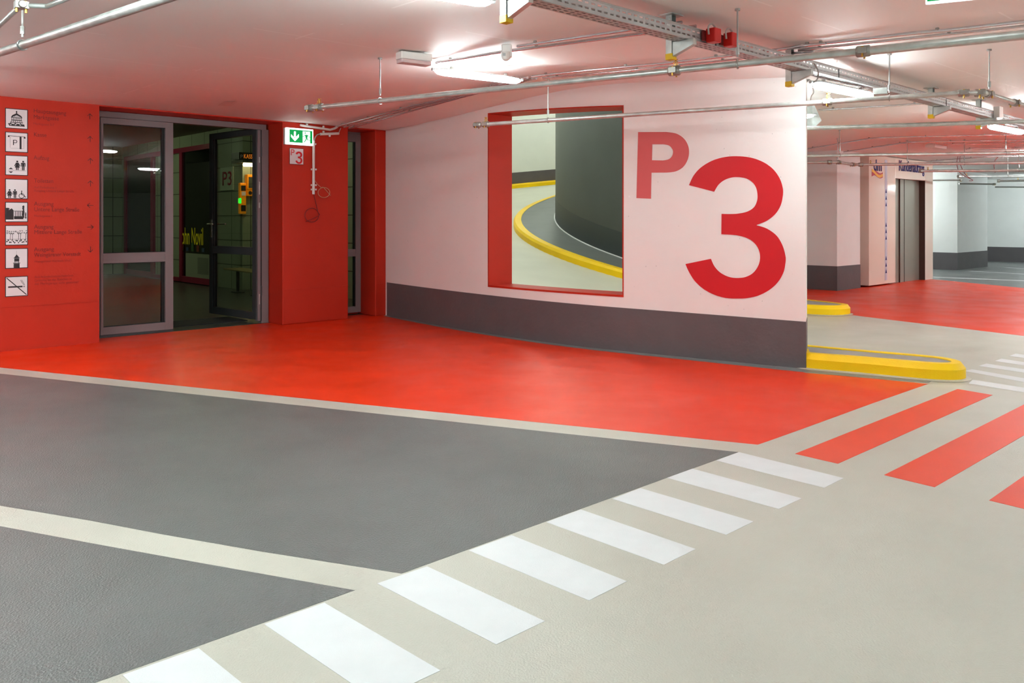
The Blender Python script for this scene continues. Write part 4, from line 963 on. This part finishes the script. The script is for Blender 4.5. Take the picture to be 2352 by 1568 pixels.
ccond([(1938, 349), (2066, 329), (2090, 326.5), (2352, 322)], .012, 'angled far conduit, second one on the far ceiling', e1=1)
ccond([(2166, 331.6), (2352, 328.5)], .010, 'straight far conduit right of the white ceiling box', e1=1)
ccond([(2219, 342.9), (2232, 340.3), (2352, 339.3)], .010, 'straight far conduit, farthest on the ceiling at the right', e1=1)
ccond([(2138, 369.6), (2262, 360), (2352, 358)], .012, 'angled conduit above the far block wall', e1=1)

# luminaires
def luminaire(p0, p1, r, label, tm_=TUBE_F, hang=True, wide=False, group='fluorescent ceiling lamps'):
    p0, p1 = Vector(p0), Vector(p1); d = (p1 - p0).normalized(); L = (p1 - p0).length; s = d.cross(UP).normalized(); up = s.cross(d)
    t = thing('fluorescent_lamp', p0, label, 'lamp', group)
    n = 6 if wide else 12; ks = [(0, .35), (.03, .8), (.08, 1), (L - .08, 1), (L - .03, .8), (L, .35)]
    b = B(); b.rings([[p0 + d * k + (s * math.cos(a) * r + up * (math.sin(a) * r * .85)) * f for a in [math.radians(140 if wide else 164) + math.radians(260 if wide else 212) * i / n for i in range(n + 1)]] for k, f in ks], cap=True)
    o = b.done('tube', tm_, t, smooth_=True); lab(o, 'glowing white tube')
    b = B(); b.rings([[p0 + d * k + (s * math.cos(a) * r * (.6 if wide else .86) + up * (r * (.6 if wide else .38) + math.sin(a) * r * (.3 if wide else .42))) * f for a in [math.pi * i / n for i in range(n + 1)]] for k, f in ks], cap=True)
    b.done('housing', GREYPL, t, smooth_=True)
    for k in (.18, .82):
        c = p0 + d * L * k; b = B(); b.obox(c + up * (r * .62), d, s, up, .012, r * .55, .006)
        if hang: b.obox(c + up * (r * .6 + .012), d, s, up, .008, .012, .012)
        b.done('mounting_clip', GALV_D, t)
    for e, sg_ in ((p0, -1), (p1, 1)):
        b = B(); b.tube([e + up * .01, e + d * sg_ * .03 + up * .01], .012, 8); b.done('cable_gland', GREYPL, t)
    return t
LZ = 2.445
luminaire(Z(1000, 162.5, LZ), Z(1194, 185.5, LZ), .036, 'glowing lamp under the ceiling left of the white wall, beside the motion sensor', TUBE_B)
e = Z(1125, 6, LZ); luminaire(e - Vector((.83, .56, 0)) * .95, e, .036, 'glowing lamp cut off by the top edge of the photo', TUBE_B)
luminaire(Z(1866, 192, 2.30), Z(2000, 219, 2.30), .04, 'glowing lamp below the cable tray at the end of the white wall')
luminaire(Z(2273, 289, 2.29), Z(2348, 303.5, 2.29), .04, 'glowing lamp below the cable tray at the right edge')
q = Z(1861, 265, 2.33); luminaire(q - Vector((.75, -.25, 0)), q + Vector((.03, -.01, 0)), .034, 'lamp partly hidden behind the end of the white wall')
# unseen lamps: tray row continued, others added where the garage needed more light
def lampat(x, y, dx=.83, dy=.56, z=2.34, L=1.0, tm_=TUBE, lbl='unseen fluorescent lamp added to light the garage'):
    dd = Vector((dx, dy, 0)).normalized() * L / 2; c = Vector((x, y, z)); luminaire(c - dd, c + dd, .038, lbl, tm_, wide=True, group='unseen lamps added in the garage')
for x, y in ((-3.5, .3), (-4.9, 6.1), (-3.9, 3.9), (-1.6, 2.9), (-6.2, 1.2), (-7.2, 4.2), (2.4, -.6), (5.0, 3.2), (4.2, -2.6), (8.6, 6.0), (8.0, 1.0), (7.2, 8.7), (11.6, 15.6), (10.0, 15.4), (11.5, 9.2), (-5, -4.2), (0.5, -6.5), (9, 11.3), (15.5, 14.5), (14.3, 5)): lampat(x, y)
for x, y in ((9.8, 22.0), (9.1, 22.9), (15.2, 23.4), (17.5, 20.8), (10.2, 27.0)): lampat(x, y, L=1.2)  # added behind the lift and beyond the view to brighten the far walls
for th, R, zz in ((128, 6.6, 3.5), (150, 7.4, 3.4), (112, 7.4, 3.3), (200, 5.7, 3.4), (232, 6.6, 3.3), (175, 5.7, 3.6)):  # lamps kept out of view, added to light the ramp
    p = rp(math.radians(th), R, 0); dd = Vector((-math.sin(math.radians(th)), math.cos(math.radians(th)), 0))
    luminaire(p + UP * zz - dd * .6, p + UP * zz + dd * .6, .038, 'unseen ramp lamp added above the opening', TUBE_G, group='unseen added ramp lamps')
c = lob(5.0, 12.5, 3.0); luminaire(c - N1 * .5, c + N1 * .5, .03, 'unseen lobby lamp added above the door head', mat('lobby_tube', (255, 255, 230), .3, emit=16, ecol=(225, 240, 190)), group='unseen added lobby lamps')  # both lobby lamps are unseen, added to lighten the lobby
c = lob(4.4, 17.8, 3.0); luminaire(c - N1 * .5, c + N1 * .5, .03, 'unseen lobby lamp added above the door head', mat('lobby_tube', (255, 255, 230)), group='unseen added lobby lamps')

# junction / emergency lamp box
q = [Z(918, 131, 2.47), Z(943, 128, 2.47)]
c0 = Z(945, 152.5, 2.44); bd = Vector((.83, .55, 0)).normalized(); bs = Vector((bd.y, -bd.x, 0))
t = thing('emergency_lamp', c0, 'white box lamp on the ceiling left of the glowing lamp', 'lamp')
cc = Z(951, 137, 2.47)
b = B(); b.obox(cc + UP * .018, bd, bs, UP, .125, .05, .026); b.done('housing', PVC, t, bevel=.006)
b = B(); b.obox(cc - UP * .022, bd, bs, UP, .12, .045, .014); b.done('lens', mat('frosted_lens', (214, 190, 190), .3), t, bevel=.005)
# motion sensor
c = Z(1164, 103, 2.515); t = thing('motion_sensor', c, 'white plastic motion sensor on the ceiling by the conduits', 'motion sensor')
b = B(); b.obox(c - UP * .045, Vector((1, 0, 0)), Vector((0, 1, 0)), UP, .036, .036, .045); b.done('mount', PVC, t, bevel=.01)
b = B(); c2 = c - UP * .085 + Vector((-.006, -.02, 0)); b.tube([c2 + UP * .03, c2, c2 - UP * .018, c2 - UP * .03], [.034, .034, .028, .012], 16); b.done('sensor_head', PVC, t, smooth_=True)
b = B(); b.obox(c2 + Vector((-.012, -.034, .008)), Vector((1, 0, 0)), Vector((0, 1, 0)), UP, .01, .002, .009); b.done('sensor_window', GREYPL, t)

# cable tray
TB, THt, TW = 2.36, .07, .10
tn = Vector((.9065, 4.72, 0))                       # near bottom edge point, runs along D1
def tp(s, w, h): return tn + D1 * s - N1 * w + UP * (TB + h)
tray = thing('cable_tray', tn + UP * TB, 'long perforated zinc cable tray running diagonally under the ceiling', 'cable tray')
S0, S1 = -5.5, 13.0
def slotted(b, P, s0, s1, h, rows, pitch=.05, sl=.03, sh=.010):
    """sheet spanned by P(s,h) with slot holes"""
    hs = [0]
    for r_ in rows: hs += [r_ - sh / 2, r_ + sh / 2]
    hs.append(h); holes = [(1 + 2 * i) for i in range(len(rows))]
    s = s0; n = int((s1 - s0) / pitch)
    for k in range(n):
        a0 = s0 + k * pitch; a1 = a0 + (pitch - sl) / 2; a2 = a1 + sl; a3 = a0 + pitch
        for j in range(len(hs) - 1):
            segs = [(a0, a1), (a2, a3)] if j in holes else [(a0, a3)]
            for u, w in segs: b.face([P(u, hs[j]), P(w, hs[j]), P(w, hs[j + 1]), P(u, hs[j + 1])])
b = B(); slotted(b, lambda s, h: tp(s, 0, h), S0, S1, THt, (.022, .050)); o = b.done('side_rail', TRAYM, tray); md = o.modifiers.new('s', 'SOLIDIFY'); md.thickness = .0015
b = B(); slotted(b, lambda s, h: tp(s, TW, h), S0, S1, THt, (.035,)); o = b.done('side_rail', TRAYM, tray); md = o.modifiers.new('s', 'SOLIDIFY'); md.thickness = .0015
b = B(); slotted(b, lambda s, h: tp(s, h, 0), S0, S1, TW, (.02, .05, .08)); o = b.done('tray_floor', TRAYM, tray); md = o.modifiers.new('s', 'SOLIDIFY'); md.thickness = .0015
b = B(); b.tube([tp(S0, -.002, THt), tp(S1, -.002, THt)], .005, 6); b.done('rolled_edge', TRAYM, tray)
for s in (.45, 2.1, 4.3): b = B(); b.hexa([tp(s, -.004, 0), tp(s + .012, -.004, 0), tp(s + .012, 0, 0), tp(s, 0, 0), tp(s, -.004, THt), tp(s + .012, -.004, THt), tp(s + .012, 0, THt), tp(s, 0, THt)]); b.done('joint_plate', FRAME_D, tray)
def ts(u, w=0.):
    r = (u - CX) / FP; p = tn - N1 * w; return (r * p.y - p.x) / (D1.x - r * D1.y)
cbl = ['thick grey cable bundle lying in the cable tray', 'thin grey cable lying in the cable tray', 'pale cable lying along the near rail of the tray']
for (w, h, r, l) in ((.03, .02, .012, cbl[0]), (.055, .016, .009, cbl[1]), (.075, .014, .007, cbl[2])):
    b = B(); b.tube([tp(S0 + .1, w, h), tp(S1 - .1, w, h)], r, 8); o = b.done('cable', CABLE, None, smooth_=True); tag(o, l, 'cable')
# brackets
BL = ['bracket with yellow cap nearest the camera, left of the motion sensor side of the tray', 'bracket with yellow cap holding the tray left of the red boxes', 'bracket with yellow cap holding the tray above the end of the white wall', 'bracket with yellow cap holding the tray right of the wall end', 'bracket holding the tray beside the right-hand lamp', 'bracket holding the far end of the tray']
for i, u in enumerate((1163, 1541, 1814, 2139, 2248, 2420)):
    s = ts(u, TW + .03); c = tn + D1 * s - N1 * (TW + .03)
    t = thing('tray_bracket', c + UP * 2.26, BL[i], 'bracket', 'tray brackets')
    zc = cz(c.x, c.y); b = B(); w = .021
    b.obox(c - N1 * w + UP * (2.265 + zc) / 2, D1, N1, UP, w, .0015, (zc - 2.265) / 2)
    for k in (-1, 1): b.obox(c + D1 * k * w + UP * (2.265 + zc) / 2, D1, N1, UP, .0015, w, (zc - 2.265) / 2)
    b.obox(c + UP * (zc - .003), D1, N1, UP, .06, .05, .003)
    b.done('post', GALV, t)
    b = B(); b.obox(c + UP * 2.272, D1, N1, UP, w + .003, w + .003, .018); b.done('end_cap', YCAP, t, bevel=.002)
    b = B(); n0, n1 = c + N1 * .02, c + N1 * (TW + .07); k = .016
    b.hexa([n0 - D1 * k + UP * 2.27, n0 + D1 * k + UP * 2.27, n1 + D1 * k + UP * 2.322, n1 - D1 * k + UP * 2.322, n0 - D1 * k + UP * 2.357, n0 + D1 * k + UP * 2.357, n1 + D1 * k + UP * 2.357, n1 - D1 * k + UP * 2.357])
    b.done('arm', GALV, t, bevel=.002)
    b = B(); b.tube([c + N1 * (w) + UP * 2.33, c + N1 * (w + .004) + UP * 2.33], .008, 8); b.done('bolt', GALV_D, t)
# red boxes
for u, v, l in ((1639, 82, 'red junction box on the tray, left one of two'), (1678.5, 92, 'red junction box on the tray, right one of two')):
    s = ts(u, -.05); c = tn + D1 * s + N1 * .05; c.z = EH + (HY - v) * c.y / FP
    t = thing('junction_box', c, l, 'junction box', 'red junction boxes')
    b = B(); b.obox(c, D1, N1, UP, .036, .032, .042); b.done('housing', REDBOX, t, bevel=.006)
    b = B(); b.obox(c - N1 * .036 + D1 * -.03 - UP * .0016, D1, N1, UP, .035, .006, .03); b.done('mounting_plate', mat('dark_red_plate', (110, 30, 30), .5), t)
    b = B(); q = [c + UP * .03 - D1 * .036, c + UP * .05 - D1 * .05, c + UP * .062 - D1 * .03, c + UP * .05 + D1 * .0, c + UP * .038]
    b.tube(smoothpts([c + UP * .0 - D1 * .05, c + UP * .045 - D1 * .055, c + UP * .068 - D1 * .02, c + UP * .055 + D1 * .012, c + UP * .035 + D1 * .015], 4), .006, 6); b.done('cable_loop', CABLE, t, smooth_=True)
# square channel piece right of lamp
c = Z(2022, 211, 2.30); t = B().obox(c, Vector((.9, -.43, 0)).normalized(), Vector((.43, .9, 0)).normalized(), UP, .05, .06, .025).done('channel_stub', GALV, bevel=.003); tag(t, 'short square metal channel stub at the lamp end below the tray', 'metal channel')
# folded sheet at wall end
y = 8.6; P = lambda u, v: Vector(((u - CX) / FP * y, y, EH + (HY - v) * y / FP))
s1_, s2_, s3_, s4_ = P(1866, 243), P(1871, 243), P(1887, 277), P(1866, 297)
bk = Vector((-.1, .25, 0)); b = B()
b.face([s1_, s2_, s3_, s4_]); b.face([s1_, s4_, s4_ + bk, s1_ + bk]); b.face([s1_ , s2_, s2_ + bk * .2, s1_ + bk])
o = b.done('metal_shield', GALV); md = o.modifiers.new('s', 'SOLIDIFY'); md.thickness = .003; tag(o, 'folded grey metal sheet hanging beside the end of the white wall', 'metal sheet')
# exit sign at the upper right
zc_ = 2.47; q0, q1 = Z(2126, 9.5, 2.30), Z(2215, .5, 2.30); dx = (q1 - q0).normalized(); nx = Vector((dx.y, -dx.x, 0)); q1 = q0 + dx * .36
t = thing('exit_sign', q0, 'lit green exit sign cut off by the top edge at the right', 'exit sign')
b = B(); b.obox((q0 + q1) / 2 + UP * .085, dx, nx, UP, .18, .02, .085); b.done('light_panel', SIGNW, t, bevel=.005)
b = B(); b.obox((q0 + q1) / 2 + UP * .085 + nx * .0205, dx, nx, UP, .174, .001, .079); b.done('sign_face', GREEN, t)
mq = (q0 + q1) / 2; b = B(); b.tube([mq + UP * .17, Vector((mq.x, mq.y, 2.53))], .008, 8); b.done('hanger_rod', STEELR, t)
# red hanging cables
def hang(pts, r, label, m=CABLE_R):
    p = smoothpts(pts, 5); o = B().tube(p, r, 6).done('cable', m, None, smooth_=True); tag(o, label, 'cable', 'red cable loops hanging from the far pipes')
y = 16.6; P = lambda u, v, yy=y: Vector(((u - CX) / FP * yy, yy, EH + (HY - v) * yy / FP))
hang([P(2203, 350), P(2198, 372), P(2202, 393), P(2217, 405), P(2232, 412), P(2233, 415), P(2226, 415)], .006, 'wide red cable loop hanging beside the lift')
hang([P(2206, 352), P(2205, 372), P(2212, 392), P(2222, 405), P(2235, 414)], .006, 'narrower red cable loop hanging beside the lift')
hang([P(2298, 356), P(2287, 366), P(2283, 380), P(2286, 396)], .006, 'short red cable bending down before the far wall')
# loose grey cable at lamp 2
y = 5.9; hang([P(1866, 141, y), P(1878, 160, y), P(1878, 180, y), P(1868, 190, y)], .005, 'grey cable curling from the tray down to the lamp', CABLE)
y = 6.0; hang([P(1866, 196, y), P(1869, 212, y), P(1864, 220, y), P(1862, 230, y)], .004, 'thin white cable hanging from the lamp at the wall end', PVC)
# white boxes on far ceiling
c = Z(2150, 337, 2.55); o = B().obox(c, D1, N1, UP, .28, .08, .03).done('ceiling_box', PVC, bevel=.01); tag(o, 'white flat box on the far ceiling above the lift', 'box')
c = tn + D1 * ts(2293, -.03) + N1 * .03 + UP * 2.42; o = B().obox(c, D1, N1, UP, .06, .03, .06).done('ceiling_box', PVC, bevel=.006); tag(o, 'pale box fixed on the tray above the right-hand lamp', 'box')

# ================================================================ CAMERA, WORLD
cam = bpy.data.cameras.new('camera'); co = bpy.data.objects.new('camera', cam); COL.objects.link(co)
co.location = (0, 0, EH); co.rotation_euler = (math.pi / 2, 0, 0)
cam.sensor_fit = 'HORIZONTAL'; cam.sensor_width = 36; cam.lens = FP / 2352 * 36; cam.shift_y = -(784 - HY) / 2352; cam.clip_end = 200; cam.clip_start = .05
S.camera = co
w = bpy.data.worlds.new('world'); S.world = w; w.use_nodes = True; w.node_tree.nodes['Background'].inputs[0].default_value = (.5, .5, .5, 1); w.node_tree.nodes['Background'].inputs[1].default_value = .03
vs = S.view_settings; vs.view_transform = 'Standard'; vs.look = 'None'; vs.gamma = 1; vs.use_curve_mapping = False; vs.exposure = 2.82
S.cycles.use_denoising = True; S.cycles.use_adaptive_sampling = True; S.cycles.adaptive_threshold = .1; S.cycles.adaptive_min_samples = 16; S.cycles.max_bounces = 7; S.cycles.diffuse_bounces = 4; S.cycles.glossy_bounces = 3; S.cycles.transmission_bounces = 6; S.cycles.transparent_max_bounces = 7
S.cycles.sample_clamp_indirect = 6; S.cycles.caustics_reflective = False; S.cycles.caustics_refractive = False
